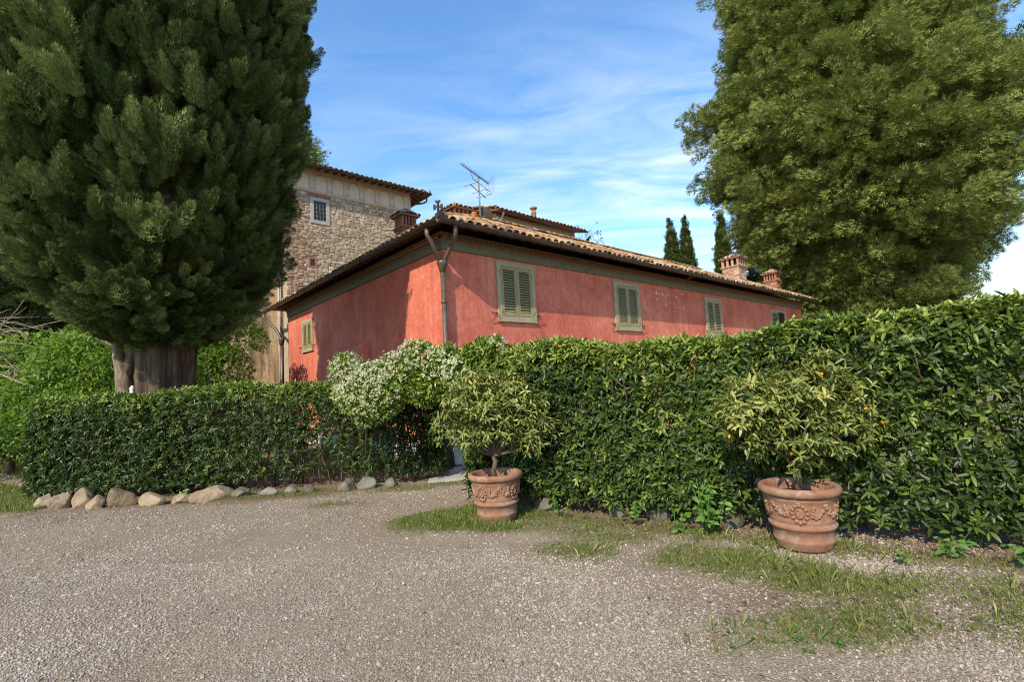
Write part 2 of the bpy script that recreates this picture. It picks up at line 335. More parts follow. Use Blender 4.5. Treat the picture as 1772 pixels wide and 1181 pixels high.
# ---------------------------------------------------------------- geometry helpers
class Geo:
    def __init__(s): s.V = []; s.F3 = []; s.F4 = []; s.T = []; s.n = 0
    def add(s, V, F3=None, F4=None, tint=None):
        V = np.asarray(V, float).reshape(-1, 3)
        if F3 is not None and len(F3): s.F3.append(np.asarray(F3, np.int64).reshape(-1, 3) + s.n)
        if F4 is not None and len(F4): s.F4.append(np.asarray(F4, np.int64).reshape(-1, 4) + s.n)
        s.V.append(V)
        if tint is None: tint = 0.5
        s.T.append(np.broadcast_to(np.asarray(tint, float), (len(V),)) if np.ndim(tint) == 0 else np.asarray(tint, float))
        s.n += len(V)
        return s
    def box(s, c, h, R=None, tint=None):            # centre, half sizes
        V = np.array([[x, y, z] for x in (-1, 1) for y in (-1, 1) for z in (-1, 1)], float) * np.asarray(h, float)
        if R is not None: V = V @ np.asarray(R).T
        V = V + np.asarray(c, float)
        F = [(0, 1, 3, 2), (4, 6, 7, 5), (0, 4, 5, 1), (2, 3, 7, 6), (0, 2, 6, 4), (1, 5, 7, 3)]
        return s.add(V, None, F, tint)
    def bb(s, x0, x1, y0, y1, z0, z1, tint=None):
        return s.box(((x0 + x1) / 2, (y0 + y1) / 2, (z0 + z1) / 2), ((x1 - x0) / 2, (y1 - y0) / 2, (z1 - z0) / 2), None, tint)
    def tube(s, path, rad, n=8, cap=True, tint=None):
        P = np.asarray(path, float); k = len(P)
        rad = np.broadcast_to(np.asarray(rad, float), (k,))
        T = np.gradient(P, axis=0); T /= np.linalg.norm(T, axis=1, keepdims=True) + 1e-9
        ref = np.array([0, 0, 1.0]) if abs(T[0][2]) < 0.9 else np.array([1.0, 0, 0])
        a = np.cross(T[0], ref); a /= np.linalg.norm(a)
        V = []
        th = np.linspace(0, 2 * np.pi, n, endpoint=False)
        for i in range(k):
            a = a - T[i] * (a @ T[i]); a /= np.linalg.norm(a) + 1e-9
            bb_ = np.cross(T[i], a)
            V.append(P[i] + rad[i] * (np.cos(th)[:, None] * a + np.sin(th)[:, None] * bb_))
        V = np.concatenate(V)
        F = [(i * n + j, i * n + (j + 1) % n, (i + 1) * n + (j + 1) % n, (i + 1) * n + j) for i in range(k - 1) for j in range(n)]
        F3 = []
        if cap:
            V = np.concatenate([V, P[:1], P[-1:]]); c0, c1 = k * n, k * n + 1
            F3 = [(c0, (j + 1) % n, j) for j in range(n)] + [(c1, (k - 1) * n + j, (k - 1) * n + (j + 1) % n) for j in range(n)]
        return s.add(V, F3, F, tint)
    def lathe(s, prof, n=48, c=(0, 0, 0), tint=None):
        prof = np.asarray(prof, float); k = len(prof)
        th = np.linspace(0, 2 * np.pi, n, endpoint=False)
        V = np.stack([np.outer(prof[:, 0], np.cos(th)), np.outer(prof[:, 0], np.sin(th)), np.repeat(prof[:, 1:2], n, 1)], -1).reshape(-1, 3) + np.asarray(c, float)
        F = [(i * n + j, i * n + (j + 1) % n, (i + 1) * n + (j + 1) % n, (i + 1) * n + j) for i in range(k - 1) for j in range(n)]
        return s.add(V, None, F, tint)
    def ext(s, poly, y0, y1, tint=None):             # polygon in x-z extruded along y
        p = np.asarray(poly, float); k = len(p)
        V = np.concatenate([np.c_[p[:, 0], np.full(k, y0), p[:, 1]], np.c_[p[:, 0], np.full(k, y1), p[:, 1]]])
        s.add(V, None, [(i, (i + 1) % k, k + (i + 1) % k, k + i) for i in range(k)], tint)
        cc = p.mean(0)
        V2 = np.concatenate([V, [[cc[0], y0, cc[1]], [cc[0], y1, cc[1]]]])
        return s.add(V2, [(2 * k, (i + 1) % k, i) for i in range(k)] + [(2 * k + 1, k + i, k + (i + 1) % k) for i in range(k)], None, tint)
    def mesh(s, name, mat, smooth=False):
        return mk(name, np.concatenate(s.V), np.concatenate(s.F3) if s.F3 else None, np.concatenate(s.F4) if s.F4 else None, mat, smooth, np.concatenate(s.T))
    def build(s, name, mat, parent=None, smooth=False, **kw):
        return obj(name, s.mesh(name, mat, smooth), parent, **kw)

def mk(name, V, F3, F4, mat, smooth=False, tint=None):
    me = bpy.data.meshes.new(name)
    a = np.zeros((0, 3), np.int64) if F3 is None else F3
    b = np.zeros((0, 4), np.int64) if F4 is None else F4
    me.vertices.add(len(V)); me.vertices.foreach_set('co', np.ascontiguousarray(V, np.float32).ravel())
    li = np.concatenate([a.ravel(), b.ravel()]).astype(np.int32)
    me.loops.add(len(li)); me.loops.foreach_set('vertex_index', li)
    nf = len(a) + len(b)
    st = np.concatenate([np.arange(len(a)) * 3, len(a) * 3 + np.arange(len(b)) * 4]).astype(np.int32)
    me.polygons.add(nf); me.polygons.foreach_set('loop_start', st)
    try:
        me.polygons.foreach_set('loop_total', np.concatenate([np.full(len(a), 3), np.full(len(b), 4)]).astype(np.int32))
    except Exception:
        pass
    me.polygons.foreach_set('use_smooth', np.full(nf, smooth))
    if tint is not None:
        at = me.attributes.new('tint', 'FLOAT', 'POINT'); at.data.foreach_set('value', np.ascontiguousarray(tint, np.float32))
    me.materials.append(mat)
    me.update(calc_edges=True)
    return me

def obj(name, me, parent=None, loc=None, rot=None, scale=None, kind=None, label=None, cat=None, group=None):
    o = bpy.data.objects.new(name, me); COL.objects.link(o)
    if parent is not None: o.parent = parent
    if loc is not None: o.location = loc
    if rot is not None: o.rotation_euler = rot
    if scale is not None: o.scale = (scale,) * 3 if np.isscalar(scale) else scale
    for k, v in (('kind', kind), ('label', label), ('category', cat), ('group', group)):
        if v: o[k] = v
    return o

def thing(name, label, cat, loc=(0, 0, 0), rotz=0.0, group=None):
    return obj(name, None, None, loc, (0, 0, rotz), None, None, label, cat, group)

def unit(v):
    v = np.asarray(v, float)
    return v / (np.linalg.norm(v, axis=-1, keepdims=True) + 1e-9)

def rnd_unit(n): return unit(rng.normal(size=(n, 3)))

class WN:                                            # cheap smooth pseudo-noise, about -1..1
    def __init__(s, scale, seed, k=9):
        g = np.random.default_rng(seed)
        s.w = unit(g.normal(size=(k, 3))) * scale * g.uniform(0.5, 1.9, (k, 1)); s.p = g.uniform(0, 6.28, k)
    def __call__(s, P): return np.sin(np.asarray(P) @ s.w.T + s.p).sum(-1) / math.sqrt(len(s.p) / 2) / 1.6

LEAF8 = (np.array([(0, 0, 0), (.28, .40, .07), (.28, 0, 0), (.28, -.40, .07), (.66, .36, .03), (.66, 0, -.02), (.66, -.36, .03), (1, 0, -.12)], float),
         [(0, 3, 2), (0, 2, 1), (5, 6, 7), (5, 7, 4)], [(2, 3, 6, 5), (2, 5, 4, 1)])
LEAF4 = (np.array([(0, 0, 0), (.45, .5, .08), (.5, 0, 0), (.45, -.5, .08), (1, 0, -.1)], float), [(0, 3, 2), (0, 2, 1), (2, 3, 4), (2, 4, 1)], [])
SPRIG = (np.array([(0, .12, 0), (0, -.12, 0), (1, 0, 0), (.05, 0, 0), (.72, .5, .05), (.42, .42, .02), (.05, 0, 0), (.72, -.5, .05), (.42, -.42, .0)], float),
         [(0, 1, 2), (3, 4, 5), (6, 8, 7)], [])
LEAF6 = (np.array([(0, 0, 0), (.3, .42, .08), (.72, .34, .04), (1, 0, -.1), (.72, -.34, .04), (.3, -.42, .08)], float), [], [(0, 3, 2, 1), (0, 5, 4, 3)])
BLADE = (np.array([(0, .5, 0), (0, -.5, 0), (.6, -.35, .03), (1, 0, -.1)], float), [(0, 1, 2), (0, 2, 3)], [])

def leaves(geo, tmpl, P, D, Nn, L, W, tint):
    """many oriented copies of a small leaf template, added to geo"""
    T, F3, F4 = tmpl
    n, k = len(P), len(T)
    D = unit(D); Nn = Nn - D * (Nn * D).sum(1, keepdims=True); Nn = unit(Nn); S = np.cross(Nn, D)
    L = np.broadcast_to(L, (n,)); W = np.broadcast_to(W, (n,))
    V = P[:, None, :] + (T[None, :, 0:1] * L[:, None, None]) * D[:, None, :] + (T[None, :, 1:2] * W[:, None, None]) * S[:, None, :] + (T[None, :, 2:3] * L[:, None, None]) * Nn[:, None, :]
    o = (np.arange(n) * k)[:, None, None]
    geo.add(V.reshape(-1, 3), (np.asarray(F3)[None] + o).reshape(-1, 3) if len(F3) else None,
            (np.asarray(F4)[None] + o).reshape(-1, 4) if len(F4) else None, np.repeat(np.clip(tint, 0, 1), k))

def blobstone(seed, nu=7, nv=4, p=0.55, rough=0.06):
    """boxy rounded stone, unit half size, low poly"""
    g = np.random.default_rng(seed)
    sp_ = lambda v: np.sign(v) * np.abs(v) ** p
    V = [(0, 0, -1)]
    for i in range(nv):
        ph = -np.pi / 2 + np.pi * (i + 1) / (nv + 1)
        for j in range(nu):
            th = 2 * np.pi * j / nu + 0.3
            V.append((sp_(np.cos(ph)) * sp_(np.cos(th)), sp_(np.cos(ph)) * sp_(np.sin(th)), sp_(np.sin(ph))))
    V.append((0, 0, 1)); V = np.array(V) * (1 + g.normal(0, rough, (len(V), 1))) + g.normal(0, rough * 0.7, (len(V), 3))
    F3 = [(0, 1 + (j + 1) % nu, 1 + j) for j in range(nu)] + [(len(V) - 1, 1 + (nv - 1) * nu + j, 1 + (nv - 1) * nu + (j + 1) % nu) for j in range(nu)]
    F4 = [(1 + i * nu + j, 1 + i * nu + (j + 1) % nu, 1 + (i + 1) * nu + (j + 1) % nu, 1 + (i + 1) * nu + j) for i in range(nv - 1) for j in range(nu)]
    return V, F3, F4

def rotz(a): return np.array([[math.cos(a), -math.sin(a), 0], [math.sin(a), math.cos(a), 0], [0, 0, 1.0]])
def rotx(a): return np.array([[1.0, 0, 0], [0, math.cos(a), -math.sin(a)], [0, math.sin(a), math.cos(a)]])
def roty(a): return np.array([[math.cos(a), 0, math.sin(a)], [0, 1.0, 0], [-math.sin(a), 0, math.cos(a)]])

# ================================================================ ground
HB = np.array([-0.75, 7.25]); HE = np.array([0.841, -0.541]); HN = np.array([-0.541, -0.841])   # front line of the tall hedge
wnA, wnB, wnC = WN(2.2, 3), WN(6.5, 4), WN(0.8, 5)

def sm(a, b, x): t = np.clip((x - a) / (b - a), 0, 1); return t * t * (3 - 2 * t)

def grass_cover(x, y):
    P = np.stack([x, y, np.zeros_like(x)], -1)
    g = np.zeros_like(x)
    def patch(cx, cy, rx, ry, a, ang=0.0):
        dx, dy = x - cx, y - cy
        u = (dx * math.cos(ang) + dy * math.sin(ang)) / rx; v = (-dx * math.sin(ang) + dy * math.cos(ang)) / ry
        return a * np.exp(-(u * u + v * v) ** 1.3)
    for q in ((-0.85, 6.35, .75, .45, 1.2), (-.25, 5.9, .45, .25, .8), (1.75, 4.45, .85, .42, 1.15, -.45), (2.35, 3.9, .75, .38, 1.05, -.4), (1.1, 5.2, .6, .3, .7, -.5),
              (2.2, 3.25, 1.1, .38, .85), (3.1, 3.2, .7, .45, .8), (.55, 4.9, .5, .25, .6, -.4), (-2.9, 7.5, .65, .2, .6), (-1.3, 8.75, .6, .4, .9), (.5, 5.75, .7, .3, .5, -.5), (3.3, 3.6, .9, .45, .8, -.5)):
        g = np.maximum(g, patch(*q))
    s = (x - HB[0]) * HE[0] + (y - HB[1]) * HE[1]; d = (x - HB[0]) * HN[0] + (y - HB[1]) * HN[1]
    g = np.maximum(g, .75 * sm(-.1, .4, s) * sm(-.05, .12, d) * (1 - sm(.3, .85, d)))
    g = np.maximum(g, .95 * sm(-7.75, -8.6, x) * sm(7.95, 8.5, y + (x + 8.4) * .22) * (1 - sm(9.7, 10.2, y + (x + 10) * .75)))      # lawn by the lane
    g = np.maximum(g, .9 * sm(-10.5, -11.5, x) * sm(13.6, 14.2, y + (x + 14.6) * .72))
    g = np.maximum(g, .75 * sm(-6.6, -5.2, x) * (1 - sm(-1.6, -1.2, x)) * sm(8.12, 8.35, y) * (1 - sm(8.7, 8.95, y)))
    gar = np.maximum(sm(9.6, 10.2, y) * (1 - sm(-1.9, -1.7, x)) * sm(-9.2, -8.8, x), sm(-.5, -1.0, d) * sm(.2, .9, s))
    g = np.maximum(g, .8 * gar)
    g = np.maximum(g, .9 * sm(18, 30, np.hypot(x, y)))
    n = .5 + .5 * (.6 * wnA(P) + .55 * wnB(P))
    return np.clip(g * 1.15 - (1 - np.clip(n, 0, 1)) * .7, 0, 1)

def dirt_cover(x, y):
    P = np.stack([x, y, np.zeros_like(x)], -1)
    s = (x - HB[0]) * HE[0] + (y - HB[1]) * HE[1]; d = (x - HB[0]) * HN[0] + (y - HB[1]) * HN[1]
    g = 1.1 * sm(-.2, .2, s) * sm(-1.3, -.9, d) * (1 - sm(.15, .75, d))
    g = np.maximum(g, .95 * sm(-8.8, -8.0, x) * (1 - sm(-3.4, -2, x)) * sm(7.75, 8.3, y) * (1 - sm(9.7, 10.2, y)))
    g = np.maximum(g, .8 * np.exp(-(((x - 1.6) / .9) ** 2 + ((y - 3.8) / .45) ** 2)))
    g = np.maximum(g, .75 * np.exp(-(((x - 2.7) / 1.2) ** 2 + ((y - 3.4) / .5) ** 2)))
    g = np.maximum(g, .5 * np.exp(-(((x - .5) / 1.2) ** 2 + ((y - 5.3) / .5) ** 2)))
    n = .5 + .5 * (.5 * wnA(P + 7) + .6 * wnB(P + 3))
    return np.clip(g * 1.1 - (1 - np.clip(n, 0, 1)) * .65, 0, 1)

def axis(lo, hi, step, far):
    a = np.arange(lo, hi + step, step); k = []
    d, p = step, 0
    while p < far: d *= 1.22; p += d; k.append(p)
    k = np.array(k)
    return np.concatenate([lo - k[::-1], a, a[-1] + k])
gx, gy = axis(-13, 7, .09, 900), axis(1.2, 12.5, .09, 900)
GX, GY = np.meshgrid(gx, gy, indexing='ij')
gp = np.stack([GX.ravel(), GY.ravel(), np.zeros(GX.size)], -1)
near = np.exp(-(np.hypot(gp[:, 0], gp[:, 1] - 6) / 14) ** 4)
gc, dc = grass_cover(gp[:, 0], gp[:, 1]), dirt_cover(gp[:, 0], gp[:, 1])
gp[:, 2] = near * (.008 * wnB(gp) + .012 * wnC(gp) + .015 * gc) - .02
ny = len(gy); ii, jj = np.meshgrid(np.arange(len(gx) - 1), np.arange(ny - 1), indexing='ij')
q = (ii * ny + jj).ravel()
m, t, b = nodes_of('gravel_and_turf')
fine = noise(t, 55, 4, 0.7); med = noise(t, 9, 6, 0.65); bigv = noise(t, .7, 5, 0.6)
vo = t.nodes.new('ShaderNodeTexVoronoi'); vo.inputs['Scale'].default_value = 75
cn = t.nodes.new('ShaderNodeTexCoord'); t.links.new(cn.outputs['Object'], vo.inputs['Vector'])
stone = ramp(t, vo.outputs['Color'], [(0.1, (0.155, 0.118, 0.08)), (0.5, (0.25, 0.198, 0.14)), (0.8, (0.345, 0.283, 0.21))])
base = mixc(t, 0.5, stone, ramp(t, mathn(t, 'ADD', mathn(t, 'MULTIPLY', med, .5), mathn(t, 'MULTIPLY', bigv, .5)), [(0.35, (0.19, 0.14, 0.092)), (0.5, (0.28, 0.22, 0.152)), (0.65, (0.36, 0.298, 0.222))]))
dirtc = ramp(t, fine, [(0.3, (0.085, 0.05, 0.03)), (0.5, (0.17, 0.11, 0.068)), (0.7, (0.28, 0.2, 0.13))])
turf = ramp(t, noise(t, 30, 5, 0.7), [(0.3, (0.075, 0.075, 0.02)), (0.55, (0.14, 0.135, 0.04)), (0.7, (0.22, 0.18, 0.08))])
cc = mixc(t, mathn(t, 'MULTIPLY', attr(t, 'dirt'), .85), base, dirtc)
cc = mixc(t, mathn(t, 'MULTIPLY', attr(t, 'tint'), .8), cc, turf)
t.links.new(cc, b.inputs['Base Color']); b.inputs['Roughness'].default_value = 0.95; b.inputs['Specular IOR Level'].default_value = 0.15
bump(t, b, mathn(t, 'ADD', mathn(t, 'MULTIPLY', vo.outputs['Distance'], -.7), fine), 0.9, 0.012)
gme = mk('gravel_yard', gp, None, np.stack([q, q + ny, q + ny + 1, q + 1], -1), m, True, gc)
at = gme.attributes.new('dirt', 'FLOAT', 'POINT'); at.data.foreach_set('value', dc.astype(np.float32))
obj('gravel_ground', gme, kind='structure')
# a paved strip in front of the house corner, seen through the gap
g = Geo()
for i in range(5):
    for j in range(3):
        g.box((-1.1 + j * .92 + i * .2, 9.05 + i * .36 + j * .2, .012 + .006 * rng.random()), (.44, .165, .02), rotz(.3 + .02 * rng.normal()))
pv = obj('stone_path', None, kind='structure')
for k in range(15):
    i, j = divmod(k, 3)
    gg = Geo(); gg.box((0, 0, 0), (.44 + .02 * rng.normal(), .17, .02), rotz(.05 * rng.normal()), rng.random())
    gg.build('paving_stone', M['paving'], pv, loc=(-1.25 + j * .9 + i * .12, 9.0 + i * .36 + j * .12, .006 + .004 * rng.random()), rot=(0, 0, .12))

# ================================================================ pink house (local: x along the long wall, y back along the short wall)
A = 0.7284
KX, KY = -1.4193, 10.5047
house = thing('pink_house', 'pink limewashed farmhouse with green shutters and tiled hip roof behind the hedges', 'house', (KX, KY, 0), A)
HL, HD, ZF = 22.6, 10.85, 4.75
OL, OR_, ZG, PT = 0.5, 0.65, 5.12, 0.49
g = Geo(); g.bb(0, HL, 0, HD, -.1, 5.16); g.build('wall', M['pink'], house)
# low masonry block against the short wall
g = Geo(); g.ext([(-.34, 0), (0, 0), (0, 3.12), (-.34, 2.97)], 3.85, 5.35); g.build('wall_block', M['pink'], house)
# white plinth stones
for side in range(2):
    p = .0 if side else .0
    while p < (9 if side else 8):
        w = rng.uniform(.45, .8); gg = Geo()
        hh = .40 + rng.uniform(-.02, .02)
        V, F3, F4 = blobstone(int(rng.integers(1e6)), 8, 4, .3, .02)
        sc_ = np.array([w / 2 - .006, .05, hh / 2])
        if side: gg.add((V * sc_)[:, [1, 0, 2]], F3, F4, rng.random()); lc = (-.015, p + w / 2, hh / 2)
        else: gg.add(V * sc_, F3, F4, rng.random()); lc = (p + w / 2, -.015, hh / 2)
        gg.build('plinth_stone', M['white_stone'], house, loc=lc, smooth=False)
        p += w
# frieze band, stepped cornice
g = Geo()
g.bb(-.045, HL, -.045, 0, ZF, ZF + .15); g.bb(-.045, 0, 0, HD, ZF, ZF + .15)
g.bb(-.06, HL, -.06, 0, ZF + .15, ZF + .18); g.bb(-.06, 0, 0, HD, ZF + .15, ZF + .18)
g.build('frieze_band', M['trim'], house)
g = Geo()
g.bb(-.07, HL, -.07, 0, ZF + .18, ZF + .225); g.bb(-.07, 0, 0, HD, ZF + .18, ZF + .225)
g.bb(-.15, HL, -.15, 0, ZF + .30, ZF + .345); g.bb(-.15, 0, 0, HD, ZF + .30, ZF + .345)
g.build('cornice', M['brick_trim'], house)
R45 = rotz(math.pi / 4)
g = Geo(); n = 0
gd = Geo(); gd.box((0, 0, 0), (.052, .052, .036), R45, .5); dme = gd.mesh('dentil', M['brick_trim'])
rest = Geo()
xs = np.arange(.02, HL, .15); ys = np.arange(.1, HD, .15)
cand = [(x, -.085) for x in xs] + [(-.085, y) for y in ys]
for k, (x, y) in enumerate(cand):
    if k < 150 or k >= len(xs):
        obj('dentil', dme, house, (x, y, ZF + .2625))
    else: rest.box((x, y, ZF + .2625), (.052, .052, .036), R45, .5)
rest.build('dentil_course', M['brick_trim'], house, kind='stuff')
# soffit and rafters
g = Geo()
def quad(geo, pts): geo.add(pts, None, [(0, 1, 2, 3)])
e = .02
zo = ZG - .005
def roofz(x, y, dz=0.0): return ZG + .04 + dz + PT * np.minimum(y + OR_, x + OL)
def slab(geo, pts, th):
    P = np.array(pts, float); k = len(P); Q = P - np.array([0, 0, th])
    V = np.concatenate([P, Q]); cP = P.mean(0); cQ = Q.mean(0); V = np.concatenate([V, [cP, cQ]])
    geo.add(V, [(i, (i + 1) % k, 2 * k) for i in range(k)] + [(k + (i + 1) % k, k + i, 2 * k + 1) for i in range(k)], [(i, k + i, k + (i + 1) % k, (i + 1) % k) for i in range(k)])
YR = HD / 2; hw = YR + OR_                      # ridge at y = YR
xr = hw - OL                                    # hip start on x
zr = ZG + .04 + PT * hw
XE = HL + .4; YB = HD + .65
roof = Geo()
slab(roof, [(-OL, -OR_, ZG + .04), (XE, -OR_, ZG + .04), (XE, YR, zr), (xr, YR, zr)], .05)
slab(roof, [(-OL, YB, ZG + .04), (-OL, -OR_, ZG + .04), (xr, YR, zr)], .05)
slab(roof, [(XE, YB, ZG + .04), (-OL, YB, ZG + .04), (xr, YR, zr), (XE, YR, zr)], .05)
roof_o = roof.build('roof', M['tile'], house)
g = Geo(); g.add([(XE - .4, -.02, ZG), (XE - .4, YB - .6, ZG), (XE - .4, YR, zr - .2)], [(0, 1, 2)]); g.build('end_gable', M['pink'], house)
gr = Geo(); ln = OR_ * 1.0
for axis_ in (0, 1):
    gg = Geo(); slope = math.atan(PT)
    o_ = OR_ if axis_ == 0 else OL
    gg.ext([(-o_ + .03, ZG - .075), (0, ZG - .075 + PT * (o_ - .03)), (0, ZG + .005 + PT * (o_ - .03) - .02), (-o_ + .03, ZG - .015)], -.04, .04)
    me = gg.mesh('rafter', M['wood'])
    if axis_ == 0:
        for x in np.arange(.1, HL, .36): obj('rafter', me, house, (x + rng.normal() * .012, 0, 0), (0, 0, math.pi / 2))
    else:
        for y in np.arange(.15, HD, .36): obj('rafter', me, house, (0, y + rng.normal() * .012, 0))
# roof tiles
def cover_tile(L=.46, r0=.098, r1=.078, th=.014, n=6, tint=.5):
    a = np.linspace(0, np.pi, n + 1)
    V = []
    for y, r in ((0, r0), (L, r1)):
        for rr in (r, r - th):
            for k in a: V.append((rr * np.cos(k), y, rr * np.sin(k) * .85))
    m_ = n + 1; F = []
    for k in range(n):
        F.append((k, k + 1, 2 * m_ + k + 1, 2 * m_ + k)); F.append((m_ + k + 1, m_ + k, k, k + 1)[::-1])
        F.append((3 * m_ + k, 3 * m_ + k + 1, m_ + k + 1, m_ + k)); F.append((2 * m_ + k, 2 * m_ + k + 1, 3 * m_ + k + 1, 3 * m_ + k))
    return np.array(V), F
def flat_V(V, F, R, t): return V @ R.T + np.asarray(t)
TV, TF = cover_tile()
def tile_set(parent, rows, mat, limit, name='roof_tile', lo=(.05, .98)):
    """rows: list of (position, rotation matrix, priority)"""
    rows = sorted(rows, key=lambda r: -r[2])
    mes = []
    for k in range(7):
        gg = Geo(); gg.add(TV, None, TF, lo[0] + (lo[1] - lo[0]) * k / 6); mes.append(gg.mesh(name, mat, True))
    for P, R, _ in rows[:limit]:
        o = obj(name, mes[int(rng.integers(7))], parent, P, Matrix(R.tolist()).to_euler())
    rest = Geo()
    for P, R, _ in rows[limit:]: rest.add(TV @ R.T + P, None, TF, rng.uniform(*lo))
    if rows[limit:]: rest.build('more_roof_tiles', mat, parent, True, kind='stuff')
sl = math.atan(PT)
rows = []
for c, x in enumerate(np.arange(-OL + .1, XE, .222)):
    for r in range(0, 9):
        y = -OR_ - .05 + r * .345
        if y + OR_ + .25 > x + OL or y > YR - .1: continue
        R = rotz(rng.normal() * .05) @ rotx(sl + .03 + rng.normal() * .022)
        rows.append((np.array([x + rng.normal() * .012, y + rng.normal() * .022, ZG + .06 + PT * (y + OR_) + .012 + rng.normal() * .011]), R, (2 if r < 1 else 1 if r < 2 else 0) * 100 - x))
for y0 in np.arange(-OR_ + .12, YB, .222):
    for r in range(0, 4):
        x = -OL - .05 + r * .345
        if x + OL + .25 > y0 + OR_ or x + OL > YB - y0: continue
        R = rotz(-math.pi / 2 + rng.normal() * .025) @ rotx(sl + .025)
        rows.append((np.array([x + rng.normal() * .012, y0 + rng.normal() * .006, ZG + .055 + PT * (x + OL) + .012 + rng.normal() * .004]), R, (2.5 if r == 0 else 0) * 100 - y0))
for r in range(20):                               # hip line and ridge
    d = r * .38
    if d > xr + OL - .1: break
    R = rotz(-math.pi / 4) @ rotx(math.atan(PT / math.sqrt(2)) + .02)
    rows.append((np.array([-OL + .12 + d * .707 * 1.0, -OR_ + .12 + d * .707, ZG + .1 + PT * (d * .707 + .12)]), R, 300))
for x in np.arange(xr - .1, XE, .4):
    rows.append((np.array([x, YR, zr + .05]), rotz(-math.pi / 2), 50))
tile_set(roof_o, rows, M['tile'], 300)
# gutters with joint rings
def half_gutter(geo, p0, p1, r=.082, n=8):
    p0, p1 = np.array(p0, float), np.array(p1, float); d = unit(p1 - p0); s = np.cross(d, [0, 0, 1])
    a = np.linspace(np.pi, 2 * np.pi, n + 1)
    V = []
    for p in (p0, p1):
        for rr in (r, r - .008):
            for k in a: V.append(p + s * rr * np.cos(k) + np.array([0, 0, 1]) * rr * np.sin(k))
    m_ = n + 1; F = []
    for k in range(n):
        F += [(k, k + 1, 2 * m_ + k + 1, 2 * m_ + k), (m_ + k, m_ + k + 1, 3 * m_ + k + 1, 3 * m_ + k)]
    for j in (0, 2 * m_):
        for k in range(n): F.append((j + k, j + k + 1, j + m_ + k + 1, j + m_ + k))
    F += [(0, m_, 3 * m_, 2 * m_), (m_ - 1, 2 * m_ - 1, 4 * m_ - 1, 3 * m_ - 1)]
    geo.add(np.array(V), None, F)
gz = ZG + .02
for nm, p0, p1 in (('gutter', (-OL - .06, -OR_ - .06, gz), (XE, -OR_ - .06, gz)), ('gutter', (-OL - .06, -OR_ - .06, gz), (-OL - .06, HD + 1.35, gz))):
    g = Geo(); half_gutter(g, p0, p1); go_ = g.build(nm, M['copper'], house, True)
    L_ = math.dist(p0, p1); d = unit(np.array(p1) - np.array(p0))
    gb = Geo(); half_gutter(gb, np.zeros(3), d * .035, .09); bm = gb.mesh('gutter_joint', M['copper'], True)
    for k in np.arange(.5, L_, 1.05): obj('gutter_joint', bm, go_, tuple(np.array(p0) + d * k))
# corner downpipe with forked necks
g = Geo()
g.tube([(-.1, -.1, .03), (-.1, -.1, .5), (-.1, -.1, 4.28)], .055, 10)
for z in (1.1, 2.3, 3.5): g.tube([(-.1, -.1, z), (-.1, -.1, z + .05)], .066, 10)
g.lathe([(.0, 4.16), (.06, 4.18), (.105, 4.36), (.115, 4.38), (.115, 4.44), (.0, 4.44)], 12, (-.1, -.1, 0))
dp = g.build('downpipe', M['copper'], house, True)
g = Geo(); g.tube([(-.12, -OR_ - .03, 5.06), (-.12, -OR_ - .03, 4.92), (-.1, -OR_ + .05, 4.82), (-.06, -.2, 4.5), (-.07, -.13, 4.38)], .05, 9); g.build('pipe_neck', M['copper'], dp, True)
g = Geo(); g.tube([(-OL - .03, -.22, 5.06), (-OL - .03, -.22, 4.92), (-OL + .05, -.22, 4.82), (-.2, -.12, 4.5), (-.13, -.1, 4.38)], .05, 9); g.build('pipe_neck', M['copper'], dp, True)
g = Geo(); g.tube([(-.1, -.1, 0), (-.1, -.1, .62)], .068, 12); g.build('pipe_shoe', M['iron'], dp, True)
# far downpipe of the short eave
g = Geo(); g.tube([(-OL - .06, HD + 1.15, 5.05), (-OL - .06, HD + 1.15, 4.85), (-.42, HD + 1.05, 4.7), (-.22, HD + .75, 4.35), (-.12, HD + .6, 4.05), (-.1, HD + .55, 3.85)], .055, 9)
g.tube([(-.1, HD + .55, 3.95), (-.1, HD + .55, 0)], .07, 10)
g.lathe([(0, 3.7), (.075, 3.72), (.12, 3.95), (.12, 4.02), (0, 4.02)], 10, (-.1, HD + .55, 0))
g.build('downpipe', M['copper'], house, True)
# iron cross ornament above the gutter corner
g = Geo()
cx_, cy_, cz_ = -OL - .02, -OR_ - .02, ZG + .06
g.box((cx_, cy_, cz_ + .15), (.02, .02, .15)); g.box((cx_, cy_, cz_ + .21), (.07, .014, .016), rotz(-math.pi / 4))
for dx_, dz_ in ((0, .31), (-.075, .21), (.075, .21)):
    for ax, az in ((0, .0), (.03, .02), (-.03, .02)) if dz_ > .3 else ((0, 0), (0, .035), (0, -.035)):
        V, F3, F4 = blobstone(5, 6, 3, .9, .02)
        g.add(V * (.03, .018, .03) @ rotz(-math.pi / 4).T + (cx_ + (dx_ + ax) * .707, cy_ - (dx_ + ax) * .707, cz_ + dz_ + az), F3, F4)
for dr in ((1, 0), (0, 1)):
    for k in range(9):
        h_ = .03 + .13 * (1 - k / 8.5) ** 1.5 + .02 * (k % 2)
        g.box((cx_ + dr[0] * (.04 + k * .05), cy_ + dr[1] * (.04 + k * .05), cz_ - .06 + h_ / 2), (.028 if dr[0] else .012, .028 if dr[1] else .012, h_ / 2))
g.build('iron_cross', M['iron'], house)

